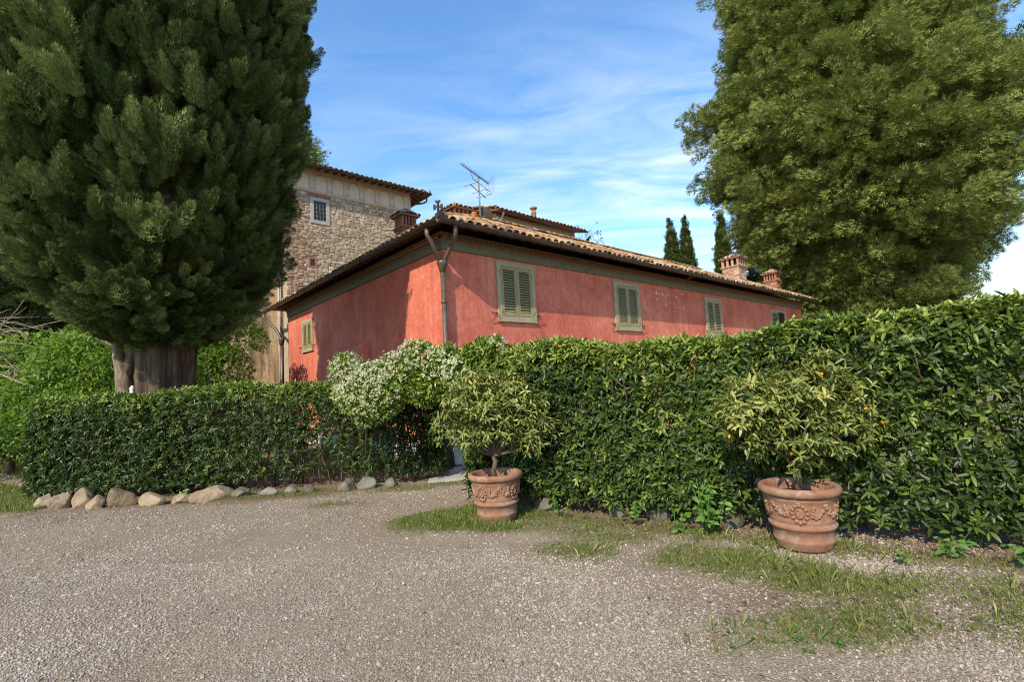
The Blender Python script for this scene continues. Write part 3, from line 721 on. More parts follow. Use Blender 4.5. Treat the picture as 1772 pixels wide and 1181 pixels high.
# windows with louvred shutters.  frame(o, ux): local x = along the wall, y = out of the wall
def window(parent, o, ux, uy, w, h, leafs=(1, 1), slat_parts=True):
    """o: lower left corner in house space, ux: along wall, uy: outwards"""
    B = np.array([ux, uy, (0, 0, 1)], float).T
    Mx = Matrix(B.tolist()).to_4x4(); Mx.translation = Vector(o)
    g = Geo(); f = .115
    g.bb(0, w, -.03, .045, 0, f * .9); g.bb(0, w, -.03, .045, h - f, h); g.bb(0, f, -.03, .045, f * .9, h - f); g.bb(w - f, w, -.03, .045, f * .9, h - f)
    g.bb(-.02, w + .02, .0, .06, -.035, .0)
    wo = g.build('window', M['wframe'], parent); wo.matrix_local = Mx
    g = Geo(); g.bb(f, w - f, -.02, .008, f * .9, h - f); g.build('pane', M['dark'], wo)
    iw, ih = (w - 2 * f), h - f * 1.9
    for side in (0, 1):
        if not leafs[side]: continue
        x0 = f + .006 + side * iw / 2; x1 = f - .006 + (side + 1) * iw / 2; z0, z1 = f * .9 + .008, h - f - .008
        g = Geo(); st = .07
        g.bb(x0, x0 + st, .012, .048, z0, z1); g.bb(x1 - st, x1, .012, .048, z0, z1)
        g.bb(x0 + st, x1 - st, .014, .046, z0, z0 + .1); g.bb(x0 + st, x1 - st, .014, .046, z1 - .08, z1)
        if side == 0: g.bb(x1 - .012, x1 + .02, .048, .056, z0, z1)
        for zz in (z0 + .14, z1 - .2):
            xx = x0 - .01 if side == 0 else x1 + .01
            g.box((xx, .056, zz), (.014, .01, .05))
        g.build('shutter', M['shutter'], wo)
        n_ = int((ih - .2) / .062)
        gs = Geo(); gs.box((0, 0, 0), ((x1 - x0) / 2 - st + .002, .026, .006), rotx(-.75)); sm_ = gs.mesh('slat', M['shutter'])
        for k in range(n_):
            zz = z0 + .1 + (k + .5) * (z1 - .08 - z0 - .1) / n_
            obj('slat', sm_, wo, ((x0 + x1) / 2, .029, zz), (rng.normal() * .04, 0, 0))
    for sx in (-.09, w + .09):
        g = Geo(); g.tube([(sx, 0, .17), (sx, .1, .15), (sx + .015, .12, .16)], .011, 5); g.tube([(sx - .07, .03, .16), (sx + .09, .03, .15), (sx + .13, .03, .19)], .008, 5); g.tube([(sx, .1, .15), (sx + .13, .02, -.06)], .007, 5)
        g.build('shutter_hook', M['iron'], wo)
    return wo
for x0, x1, z0, z1, lf_ in ((1.5, 2.77, 3.22, 4.68, (1, 1)), (6.15, 7.5, 3.15, 4.65, (1, 1)), (11.9, 13.25, 3.1, 4.6, (1, 1)), (18.3, 20.2, 3.1, 4.52, (1, 0))):
    window(house, (x1, -.0, z0), (-1, 0, 0), (0, -1, 0), x1 - x0, z1 - z0, lf_[::-1])
window(house, (0, 8.12, 3.26), (0, 1, 0), (-1, 0, 0), 1.07, 1.12)

# chimneys
def chimney(parent, x, y, z0, ztop, side, mat, npil, pot=False):
    ch = obj('chimney', None, parent, (x, y, z0))
    hh = ztop - z0; capz = hh - .28; lan = capz - .34
    # brick shaft laid brick by brick
    g = Geo(); g.bb(-side / 2 + .015, side / 2 - .015, -side / 2 + .015, side / 2 - .015, 0, lan); g.build('shaft', M['mortar'], ch)
    gbk = []
    for k in range(5):
        gg = Geo(); gg.box((0, 0, 0), (.5, .5, .5), None, k / 4); gbk.append(gg.mesh('brick', mat))
    z = max(0, lan - 1.0) if lan > 1.0 else 0.0; row = 0
    nb = max(2, round(side / .26)); bl = side / nb
    while z + .062 < lan:
        for f_ in range(4):
            R = rotz(f_ * math.pi / 2)
            for k in range(nb):
                c_ = R @ np.array([-side / 2 + (k + .5 + (.25 if row % 2 else -.0)) * bl - (.125 * bl if row % 2 else 0), -side / 2 + .012, z + .031])
                if abs(c_[0]) > side / 2 + .02: continue
                obj('brick', gbk[int(rng.integers(5))], ch, tuple(c_), (0, 0, f_ * math.pi / 2), (bl - .012, .035 + .008 * rng.random(), .054))
        z += .066; row += 1
    g = Geo()
    for k, (ex, zz) in enumerate(((.02, 0), (.05, .045), (.085, .09))): g.bb(-side / 2 - ex, side / 2 + ex, -side / 2 - ex, side / 2 + ex, lan - .13 + zz, lan - .13 + zz + .042)
    g.build('collar', mat, ch)
    pw = min(.05, side / npil * .27); ex = side / 2 + .02
    gp_ = Geo(); gp_.bb(-pw, pw, -.035, .035, 0, .34); pm = gp_.mesh('pillar', mat)
    for f_ in range(4):
        R = rotz(f_ * math.pi / 2)
        for k in range(npil):
            u = -ex + pw + k * (2 * ex - 2 * pw) / (npil - 1)
            c_ = R @ np.array([u, -ex + .035, lan])
            if k == npil - 1: continue
            obj('pillar', pm, ch, tuple(c_), (0, 0, f_ * math.pi / 2))
    g = Geo(); g.bb(-side / 2 + .12, side / 2 - .12, -side / 2 + .12, side / 2 - .12, lan - .02, lan + .3); g.build('flue', M['dark'], ch)
    g = Geo(); ee = ex + .09
    g.bb(-ee, ee, -ee, ee, capz - .0, capz + .035)
    g.add([(-ee, -ee, capz + .035), (ee, -ee, capz + .035), (ee, ee, capz + .035), (-ee, ee, capz + .035), (0, 0, hh)], [(0, 1, 4), (1, 2, 4), (2, 3, 4), (3, 0, 4)])
    g.build('cap', M['tile_plain'], ch)
    gt = Geo(); rows_ = 3
    for f_ in range(4):
        R = rotz(f_ * math.pi / 2); sl_ = math.atan2(hh - capz - .035, ee)
        for k in range(5):
            u = (-1 + (k + .5) * .4) * ee
            Lm = (1 - abs(u) / ee) * ee / math.cos(sl_)
            V = (TV * (.85, Lm / .46 * .97, .85)) @ (rotx(sl_)).T + (u, -ee - .02, capz + .035)
            gt.add(V @ R.T, None, TF, rng.random())
    gt.build('cap_tiles', M['tile_plain'], ch, True)
    return ch
chimney(house, 1.68, 4.52, 6.1, 7.42, .46, M['brick'], 5)
ch2 = chimney(house, 2.92, 3.42, 6.35, 7.5, .66, M['brick'], 5)
g = Geo(); g.lathe([(0, 0), (.07, .02), (.1, .1), (.09, .17), (.1, .2), (.08, .21), (0, .2)], 12); g.build('flower_pot', M['orange'], ch2, True, loc=(.36, -.42, .62))
chimney(house, 17.0, .9, 5.75, 7.2, .74, M['brick_pale'], 4)
chimney(house, 21.6, .9, 5.75, 7.0, .56, M['brick'], 5)

# ================================================================ stone tower behind the house
TO = np.array([KX, KY, 0]) + 11.8 * np.array([-math.sin(A), math.cos(A), 0])
tower = thing('stone_tower', 'tall rubble stone tower with a row of blind arches under its eaves', 'tower', tuple(TO), A)
X0, X1 = .27, 6.18
g = Geo(); g.bb(X0, X1, 0, 6, -.1, 10.52); g.build('wall', M['mortar'], tower)
g = Geo(); g.bb(X0, X1, .0, 6.0, 10.52, 11.75); g.build('frieze_wall', M['plaster'], tower)
g = Geo(); g.bb(X0 - .03, X1 + .03, -.03, 6.03, 10.45, 10.56); g.build('string_course', M['plaster_pink'], tower)
# older wing with a battered brick foot, left of and behind the main block
g = Geo()
levels = [(-.1, -2.55, .95), (1.5, -2.15, 1.1), (3.0, -1.72, 1.28), (4.6, -1.25, 1.4), (6.0, -1.1, 1.42), (10.2, -1.1, 1.42)]
V = []
for z, xl, yf in levels: V += [(xl, yf, z), (.5, yf, z), (.5, 6, z), (xl, 6, z)]
F = [(4 * i + j, 4 * i + (j + 1) % 4, 4 * i + 4 + (j + 1) % 4, 4 * i + 4 + j) for i in range(len(levels) - 1) for j in range(4)] + [(4 * len(levels) - 4 + j for j in range(4))]
F = [tuple(f) for f in F]
g.add(V, None, F); g.build('battered_wall', M['batter'], tower)
g = Geo(); g.tube([(X0 - .08, .6, 0), (X0 - .08, .6, 9)], .05, 8); g.build('downpipe', M['copper'], tower, True)
g = Geo(); g.tube([(X0 - .05, .95, 0), (X0 - .05, .95, 8)], .03, 6); g.build('downpipe', M['pietra'], tower, True)
# blind arches
def arch_poly(xc, w, z0, z1, n=10):
    r = w / 2; zc_ = z1 - r
    return [(xc - r, z0), (xc + r, z0)] + [(xc + r * math.cos(a), zc_ + r * math.sin(a)) for a in np.linspace(0, math.pi, n)]
for k in range(7):
    xc = .97 + k * .757
    g = Geo()
    # archivolt ring proud of the wall
    for j in range(12):
        a0, a1 = math.pi * j / 12, math.pi * (j + 1) / 12
        r0, r1, zc_ = .245, .29, 11.02
        P = [(xc + r * math.cos(a), zc_ + r * math.sin(a)) for r, a in ((r0, a0), (r1, a0), (r1, a1), (r0, a1))]
        g.ext(P, -.03, .01)
    for sg in (-1, 1): g.bb(xc + sg * .267 - .022, xc + sg * .267 + .022, -.03, .01, 10.57, 11.02)
    ao = g.build('blind_arch', M['plaster_grey'], tower)
    g = Geo(); g.ext(arch_poly(xc, .49, 10.57, 11.265), -.006, .008); g.build('arch_panel', M['plaster_pale'], ao)
for k in range(8):
    xc = .97 - .3785 + k * .757
    if xc < X0 + .1: continue
    g = Geo(); w_ = .1 if k < 7 else .13; xc = min(xc, X1 - .15)
    g.bb(xc - w_, xc + w_, -.028, .01, 10.66, 10.95); g.build('pale_block', M['block'], tower)
# barred window and small loophole
wo = obj('window', None, tower, (0, 0, 0))
wx0, wx1, wz0, wz1 = 1.24, 2.07, 9.08, 10.24
g = Geo(); f = .15
g.bb(wx0, wx1, -.05, .05, wz0, wz0 + f); g.bb(wx0, wx1, -.05, .05, wz1 - f, wz1); g.bb(wx0, wx0 + f, -.05, .05, wz0 + f, wz1 - f); g.bb(wx1 - f, wx1, -.05, .05, wz0 + f, wz1 - f)
g.build('window_surround', M['pietra'], wo)
g = Geo(); g.bb(wx0 + f, wx1 - f, -.012, .03, wz0 + f, wz1 - f); g.build('pane', M['dark'], wo)
for k in range(1, 4):
    g = Geo(); x = wx0 + f + (wx1 - wx0 - 2 * f) * k / 4; g.tube([(x, -.04, wz0 + f), (x, -.04, wz1 - f)], .014, 5); g.build('bar', M['metal'], wo)
for k in range(1, 5):
    g = Geo(); z = wz0 + f + (wz1 - wz0 - 2 * f) * k / 5; g.tube([(wx0 + f, -.04, z), (wx1 - f, -.04, z)], .012, 5); g.build('bar', M['metal'], wo)
lo_ = obj('loophole', None, tower)
lx0, lx1, lz0, lz1 = 1.13, 1.47, 7.12, 7.56
g = Geo(); f = .07
g.bb(lx0, lx1, -.04, .05, lz0, lz0 + f); g.bb(lx0, lx1, -.04, .05, lz1 - f, lz1); g.bb(lx0, lx0 + f, -.04, .05, lz0 + f, lz1 - f); g.bb(lx1 - f, lx1, -.04, .05, lz0 + f, lz1 - f)
g.build('brick_frame', M['brick'], lo_)
g = Geo(); g.bb(lx0 + f, lx1 - f, -.012, .02, lz0 + f, lz1 - f); g.build('opening', M['dark'], lo_)
# rubble laid stone by stone; thin bricks on the left
protos = [blobstone(s, 7, 4, .5, .05) for s in range(40, 52)]
stones, bricks = [], []
z = 4.5
while z < 10.42:
    h_ = rng.uniform(.07, .165)
    if z + h_ > 10.44: h_ = 10.44 - z
    x = X0 + rng.uniform(-.05, .0)
    lim = 1.15 + .35 * math.sin(z * 1.7) + rng.normal() * .12
    if z > 8.6: lim = min(lim, 1.1)
    while x < lim:
        w_ = rng.uniform(.18, .32); zz = z
        for hh in ((h_,) if h_ < .11 else (h_ / 2, h_ / 2)): bricks.append((x + w_ / 2, zz + hh / 2, w_, hh)); zz += hh
        x += w_
    while x < X1 - .08:
        w_ = rng.uniform(.09, .28) * (.75 + h_ * 2.2)
        w_ = min(w_, X1 - x + .02)
        if h_ > .12 and rng.random() < .45:
            k = rng.uniform(.35, .65)
            stones.append((x + w_ / 2, z + h_ * k / 2, w_, h_ * k)); stones.append((x + w_ / 2 + rng.normal() * .02, z + h_ * (k + 1) / 2, w_, h_ * (1 - k)))
        elif rng.random() < .1:
            for hh in (0, 1): bricks.append((x + w_ / 2, z + h_ * (.25 + .5 * hh), w_, h_ * .5))
        else: stones.append((x + w_ / 2, z + h_ / 2, w_, h_))
        x += w_
    z += h_
def clear(s):
    x, z, w, h = s
    for a0, a1, b0, b1 in ((wx0, wx1, wz0, wz1), (lx0, lx1, lz0, lz1)):
        if x + w * .45 > a0 and x - w * .45 < a1 and z + h * .45 > b0 and z - h * .45 < b1: return False
    return True
stones = sorted([s for s in stones if clear(s)], key=lambda s: -s[2] * s[3]); bricks = sorted([s for s in bricks if clear(s)], key=lambda s: -s[2] * s[3])
def lay(lst, limit, name, mat, depth):
    mes = []
    for V, F3, F4 in protos:
        for tt in (.15, .4, .65, .9):
            gg = Geo(); gg.add(V, F3, F4, tt); mes.append(gg.mesh(name, mat))
    for x, z, w, h in lst[:limit]:
        obj(name, mes[int(rng.integers(len(mes)))], tower, (x, -.01 + rng.normal() * .008, z + rng.normal() * .006), (0, rng.normal() * .05, 0), (w / 2 * .97, depth, h / 2 * .97))
    gg = Geo()
    for x, z, w, h in lst[limit:]:
        V, F3, F4 = protos[int(rng.integers(len(protos)))]
        gg.add((V * (w / 2 * .98, depth, h / 2 * .96)) @ roty(rng.normal() * .05).T + (x, -.01 + rng.normal() * .008, z), F3, F4, rng.random())
    if lst[limit:]: gg.build('small_' + name + 's', mat, tower, kind='stuff')
lay(stones, 300, 'stone', M['rubble'], .026)
lay(bricks, 150, 'thin_brick', M['thin_brick'], .035)
# relieving arch of bricks over the barred window
for k in range(9):
    g = Geo(); g.box((0, 0, 0), (.055, .04, .05), roty(.1 * (k - 4) / 4), .2 + .1 * (k % 3)); g.build('brick', M['brick'], tower, loc=(1.18 + k * .115, -.02, 10.33 + .03 * (1 - ((k - 4) / 4) ** 2)))
# tower roof
EO = .62; TZ = 11.42; tp = .32
roof = Geo(); xm = (X0 + X1) / 2
a_, b_ = X0 - 2.2, X1 + .72
slab(roof, [(a_, -EO, TZ), (b_, -EO, TZ), (b_ - 3.4, 3.0, TZ + tp * 3.6), (a_, 3.0, TZ + tp * 3.6)], .05)
slab(roof, [(b_, -EO, TZ), (b_, 6.6, TZ), (b_ - 3.4, 3.0, TZ + tp * 3.6)], .05)
slab(roof, [(b_, 6.6, TZ), (a_, 6.6, TZ), (a_, 3.0, TZ + tp * 3.6), (b_ - 3.4, 3.0, TZ + tp * 3.6)], .05)
tr = roof.build('roof', M['soffit'], tower)
rows = []
st_ = math.atan(tp)
for x in np.arange(a_ + .1, b_ - .05, .235):
    for r in range(9):
        y = -EO - .06 + r * .36
        if x > b_ - (y + EO) - .1: continue
        rows.append((np.array([x, y, TZ + .01 + tp * (y + EO) + .012 + rng.normal() * .006]), rotz(rng.normal() * .03) @ rotx(st_ + .02), 100 * (r == 0) - r))
for y0 in np.arange(-EO + .1, 6.5, .235):
    for r in range(6):
        xx = b_ + .06 - r * .36
        if b_ - xx > min(y0 + EO, 6.6 - y0) - .05: continue
        rows.append((np.array([xx, y0, TZ + .02 + tp * (b_ - xx)]), rotz(math.pi / 2 + rng.normal() * .03) @ rotx(st_ + .02), 90 * (r == 0) - r))
tile_set(tr, rows, M['tile_plain'], 60)
gg = Geo(); gg.ext([(-EO + .04, TZ - .13), (.0, TZ - .13 + tp * .58), (.0, TZ - .06 + tp * .55), (-EO + .04, TZ - .055)], -.045, .045); rm = gg.mesh('rafter', M['wood_tower'])
for x in np.arange(X0 - .1, X1 + .5, .36): obj('rafter', rm, tower, (x, 0, 0), (0, 0, math.pi / 2))
gg = Geo(); gg.ext([(EO + .06, TZ - .13), (.0, TZ - .13 + tp * .62), (.0, TZ - .06 + tp * .6), (EO + .06, TZ - .055)], -.045, .045); rm = gg.mesh('rafter', M['wood_tower'])
for y in np.arange(.1, 6, .36): obj('rafter', rm, tower, (X1, y, 0))
g = Geo(); half_gutter(g, (a_, -EO - .07, TZ), (b_ + .07, -EO - .07, TZ), .07); g.build('gutter', M['copper'], tower, True)
g = Geo(); half_gutter(g, (b_ + .07, -EO - .07, TZ), (b_ + .07, 6.6, TZ), .07); g.build('gutter', M['copper'], tower, True)
g = Geo(); g.tube([(b_ + .07, -.25, TZ - .05), (b_ + .06, -.25, TZ - .25), (b_ - .1, -.2, TZ - .36), (X1 + .05, .3, TZ - .42)], .045, 8); g.build('pipe_neck', M['copper'], tower, True)
g = Geo(); g.lathe([(.03, 0), (.045, .06), (.02, .12), (.03, .16), (.0, .26)], 8, (b_ + .03, -EO - .03, TZ)); g.build('finial', M['iron'], tower, True)
fp = thing('flag_pole', 'thin pole with a faded orange rag standing on the tower roof', 'pole', tuple(TO + rotz(A) @ np.array([2.15, 3.2, 12.4])), A)
g = Geo(); g.tube([(0, 0, 0), (.0, 0, 1.0), (-.04, 0, 1.95)], .028, 6); g.build('pole', M['bark_grey'], fp, True)
g = Geo()
V = [(x, .05 * math.sin(x * 9) , 1.45 + z + .06 * x) for x in np.linspace(0, -.42, 6) for z in (0, .38)]
V2 = [(x, y + .012, z) for x, y, z in V]
g.add(V + V2, None, [(2 * i, 2 * i + 2, 2 * i + 3, 2 * i + 1) for i in range(5)] + [(12 + 2 * i, 12 + 2 * i + 1, 12 + 2 * i + 3, 12 + 2 * i + 2) for i in range(5)]); g.build('rag', M['flag'], fp, True)

# ================================================================ taller rear block of the farmhouse
RO = np.array([KX, KY, 0]) + 6.0 * np.array([-math.sin(A), math.cos(A), 0])
rear = thing('rear_wing', 'taller stone wing with low tiled roof rising behind the pink house', 'building', tuple(RO), A)
g = Geo(); g.bb(6.75, 11.7, 0, 4.4, 0, 8.78); g.build('wall', M['mortar'], rear)
g = Geo(); g.add([(6.75, 0, 8.78), (6.75, 4.4, 8.78), (6.75, 2.2, 9.36), (6.9, 0, 8.78), (6.9, 4.4, 8.78), (6.9, 2.2, 9.36)], [(0, 2, 1), (3, 4, 5)], [(0, 3, 5, 2), (1, 2, 5, 4)]); g.build('gable', M['mortar'], rear)
roof = Geo()
slab(roof, [(6.45, -.4, 8.78), (12.1, -.4, 8.78), (12.1, 2.2, 9.54), (6.45, 2.2, 9.54)], .05)
slab(roof, [(12.1, 4.8, 8.78), (6.45, 4.8, 8.78), (6.45, 2.2, 9.54), (12.1, 2.2, 9.54)], .05)
rr = roof.build('roof', M['brick'], rear)
rows = []
for x in np.arange(6.5, 12.1, .235):
    for r in range(8):
        y = -.46 + r * .34
        if y < 2.0: rows.append((np.array([x, y, 8.81 + .29 * (y + .4) + rng.normal() * .008]), rotz(rng.normal() * .04) @ rotx(.3), 100 * (r == 0) - r))
for x in np.arange(6.45, 12, .4): rows.append((np.array([x, 2.2, 9.56]), rotz(-math.pi / 2), 1))
for y in np.arange(-.4, 2.1, .36): rows.append((np.array([6.45, y, 8.85 + .29 * (y + .4)]), rotx(.3), 60))
tile_set(rr, rows, M['tile_plain'], 48)
g = Geo(); half_gutter(g, (6.5, -.47, 8.78), (12.1, -.47, 8.78), .07); g.build('gutter', M['copper'], rear, True)
g = Geo(); g.tube([(6.8, -.45, 8.72), (6.8, -.4, 8.56), (6.85, -.1, 8.38), (6.85, -.08, 7.56)], .045, 8); g.build('downpipe', M['pietra'], rear, True)
g = Geo(); g.bb(9.0, 9.3, -.03, .05, 8.14, 8.44); wq = g.build('window', M['brick'], rear); g = Geo(); g.bb(9.05, 9.25, -.036, .05, 8.19, 8.39); g.build('pane', M['dark'], wq)
g = Geo(); g.lathe([(.15, 8.76), (.13, 9.06), (.11, 9.36), (.13, 9.39), (.13, 9.43), (.10, 9.45), (.10, 9.58), (.16, 9.60), (.18, 9.65), (.06, 9.72), (.0, 9.76)], 12, (9.35, .35, 0)); g.build('chimney_pot', M['terracotta'], rear, True)

# TV antenna
an = thing('tv_antenna', 'grey television antenna mast with tilted aerial and dish on the roof', 'antenna', tuple(np.array([KX, KY, 0]) + rotz(A) @ np.array([2.85, 2.15, 6.35])), A)
g = Geo(); g.tube([(0, 0, 0), (0, 0, 1.6)], .022, 8); g.build('mast', M['metal'], an, True)
bd = np.array([.92, .0, -.33])
g = Geo(); g.tube([np.array([0, 0, 1.6]) - bd * .68, np.array([0, 0, 1.6]) + bd * .42], .016, 6); g.tube([(0, 0, 1.38), (-.2, 0, 1.47), (-.3, 0, 1.68)], .012, 5); g.tube([(0, 0, 1.4), (.4, 0, 1.22)], .01, 5); g.build('boom', M['metal'], an, True)
el = Geo(); el.tube([(0, -.09, 0), (0, .09, 0)], .008, 4); el.tube([(0, 0, -.03), (0, 0, .03)], .01, 4); em = el.mesh('element', M['metal'])
for k in range(17): obj('element', em, an, tuple(np.array([0, 0, 1.615]) - bd * (.66 - k * .063)))
g = Geo()
for k in range(7):
    z_ = -.22 + k * .073; g.tube([np.array([0, -.2, 1.6 + z_]) + bd * (.46 + .12 * abs(z_) ), np.array([0, .2, 1.6 + z_]) + bd * (.46 + .5 * abs(z_))], .005, 4)
for s_ in (-.2, -.07, .07, .2): g.tube([np.array([0, s_, 1.38]) + bd * .56, np.array([0, s_, 1.6]) + bd * .46, np.array([0, s_, 1.82]) + bd * .56], .005, 4)
g.build('reflector', M['metal'], an)
g = Geo(); g.tube([(-.33, .0, 1.28), (.26, 0, .98)], .014, 6)
for u in (-.3, 0, .2): g.tube([(u, -.36, 1.13 - u * .5 - .05), (u, .36, 1.13 - u * .5 + .05)], .008, 4)
g.build('cross_aerial', M['metal'], an)
ds = obj('dish', None, an, (.17, 0, .42))
g = Geo(); prof = [(.001, .0)] + [(r, .5 * r * r) for r in np.linspace(.05, .24, 7)]
g.lathe(prof + [(r, z + .008) for r, z in prof[::-1]], 20); o = g.build('reflector', M['iron'], ds, True); o.rotation_euler = (math.radians(4), math.radians(80), math.radians(36))
g = Geo(); g.tube([(0.02, 0, -.3), (.42, -.05, -.05)], .016, 6); g.box((.45, -.05, -.02), (.03, .03, .045)); g.build('feed_arm', M['metal'], ds)
g = Geo(); g.tube([(-.17, 0, -.05), (0, 0, -.05)], .02, 6); g.build('bracket', M['metal'], ds)

# ================================================================ trees
def bark_trunk(geo, path, rad, n=40, flute=0.16, k=9, seed=1):
    """fluted trunk: many-lobed section"""
    P = np.asarray(path, float); rad = np.asarray(rad, float)
    g_ = np.random.default_rng(seed)
    th = np.linspace(0, 2 * np.pi, n, endpoint=False)
    ph = g_.uniform(0, 6.28, 4)
    lob = 1 + flute * (np.sin(k * th + ph[0]) * .55 + np.sin((k * 2 - 3) * th + ph[1]) * .3 + np.sin(3 * th + ph[2]) * .35)
    V = []
    for i, p in enumerate(P):
        tw = .12 * i
        l2 = np.interp((th + tw) % (2 * np.pi), th, lob, period=2 * np.pi)
        V.append(p + np.stack([rad[i] * l2 * np.cos(th), rad[i] * l2 * np.sin(th), np.zeros(n)], -1))
    V = np.concatenate(V)
    F = [(i * n + j, i * n + (j + 1) % n, (i + 1) * n + (j + 1) % n, (i + 1) * n + j) for i in range(len(P) - 1) for j in range(n)]
    geo.add(V, None, F)

def eulers(X, Y, Z_):
    """XYZ euler angles of frames with columns X, Y, Z_"""
    return np.stack([np.arctan2(Y[:, 2], Z_[:, 2]), -np.arcsin(np.clip(X[:, 2], -1, 1)), np.arctan2(X[:, 1], X[:, 0])], -1)

def sprays_on_points(name, parent, protos, P, up, flat, size, itint):
    """tens of thousands of foliage sprays: prototypes set on points by geometry nodes (z of a spray along up, its flat side along flat)"""
    n = len(P); up = unit(up); Y = flat - up * (flat * up).sum(1, keepdims=True); Y = unit(Y); X = np.cross(Y, up)
    me = bpy.data.meshes.new(name); me.vertices.add(n); me.vertices.foreach_set('co', np.ascontiguousarray(P, np.float32).ravel())
    for nm, ty, v, key in (('itint', 'FLOAT', itint, 'value'), ('turn', 'FLOAT_VECTOR', eulers(X, Y, up), 'vector'), ('size', 'FLOAT_VECTOR', size, 'vector'), ('pick', 'FLOAT', rng.integers(0, len(protos), n), 'value')):
        a_ = me.attributes.new(nm, ty, 'POINT'); a_.data.foreach_set(key, np.ascontiguousarray(v, np.float32).ravel())
    me.materials.append(protos[0].data.materials[0])
    o = obj(name, me, parent)
    t_ = bpy.data.node_groups.new(name, 'GeometryNodeTree')
    t_.interface.new_socket('Geometry', in_out='INPUT', socket_type='NodeSocketGeometry'); t_.interface.new_socket('Geometry', in_out='OUTPUT', socket_type='NodeSocketGeometry')
    nn, L_ = t_.nodes.new, t_.links.new
    gi, go_ = nn('NodeGroupInput'), nn('NodeGroupOutput'); m2p = nn('GeometryNodeMeshToPoints'); L_(gi.outputs[0], m2p.inputs[0]); jn = nn('GeometryNodeJoinGeometry')
    def nat(nm, ty):
        a_ = nn('GeometryNodeInputNamedAttribute'); a_.data_type = ty; a_.inputs['Name'].default_value = nm; return a_.outputs['Attribute']
    turn, size_, pick = nat('turn', 'FLOAT_VECTOR'), nat('size', 'FLOAT_VECTOR'), nat('pick', 'FLOAT')
    for k, pr in enumerate(protos):
        oi = nn('GeometryNodeObjectInfo'); oi.inputs['Object'].default_value = pr; oi.transform_space = 'ORIGINAL'
        cm = nn('FunctionNodeCompare'); cm.data_type = 'FLOAT'; cm.operation = 'EQUAL'; L_(pick, cm.inputs['A']); cm.inputs['B'].default_value = k; cm.inputs['Epsilon'].default_value = .1
        ip = nn('GeometryNodeInstanceOnPoints'); L_(m2p.outputs[0], ip.inputs['Points']); L_(cm.outputs[0], ip.inputs['Selection']); L_(oi.outputs['Geometry'], ip.inputs['Instance']); L_(turn, ip.inputs['Rotation']); L_(size_, ip.inputs['Scale'])
        L_(ip.outputs[0], jn.inputs[0])
    L_(jn.outputs[0], go_.inputs[0])
    md = o.modifiers.new('sprays', 'NODES'); md.node_group = t_
    for pr in protos: pr.parent = o
    return o

def plume_proto(mat, nf, rad_, fl, fw, k=3, name='spray'):
    """upright feathery plume of unit length"""
    out = []
    for q in range(k):
        t = (np.arange(nf) + rng.random(nf)) / nf; a = rng.uniform(0, 6.28) + np.arange(nf) * 2.4; R_ = np.stack([np.cos(a), np.sin(a), 0 * a], -1)
        prof = rad_ * np.interp(t, [0, .18, .5, .8, 1], [.35, .9, 1, .62, .05])
        prof = prof * (1 + .28 * np.sin(a * 3 + t * 9 + q) * np.sin(t * 14 + q * 2))
        P = R_ * (prof * rng.uniform(.45, 1, nf))[:, None] + np.array([0, 0, 1]) * (t * .92)[:, None]
        D = np.array([0, 0, 1.]) * .95 + R_ * rng.uniform(.25, .75, (nf, 1)) + rng.normal(size=(nf, 3)) * .18
        g = Geo(); leaves(g, SPRIG, P, D, R_ + rng.normal(size=(nf, 3)) * .3, fl * rng.uniform(.7, 1.35, nf), fw * rng.uniform(.75, 1.3, nf), .38 + .16 * t + rng.normal(0, .1, nf))
        out.append(g.build(name, mat, None, True))
    return out

def fan_proto(mat, nf, fl, fw, k=3, name='spray'):
    """flat drooping spray reaching along z, flat side y"""
    out = []
    for q in range(k):
        t = (np.arange(nf) + rng.random(nf)) / nf; sd_ = rng.choice([-1, 1], nf) * np.sqrt(rng.random(nf))
        w = .42 * np.interp(t, [0, .3, .7, 1], [.25, .9, .8, .1])
        P = np.stack([sd_ * w, rng.normal(0, .10, nf) - .16 * t ** 2 - .1 * (sd_ * w) ** 2, t * .95], -1)
        D = np.stack([sd_ * .7, -.25 * t + rng.normal(0, .25, nf), np.full(nf, .8)], -1) + rng.normal(size=(nf, 3)) * .2
        g = Geo(); leaves(g, SPRIG, P, D, np.array([0, 1., 0]) + rng.normal(size=(nf, 3)) * .5, fl * rng.uniform(.7, 1.35, nf), fw * rng.uniform(.75, 1.3, nf), .4 + .15 * t + rng.normal(0, .1, nf))
        out.append(g.build(name, mat, None, True))
    return out

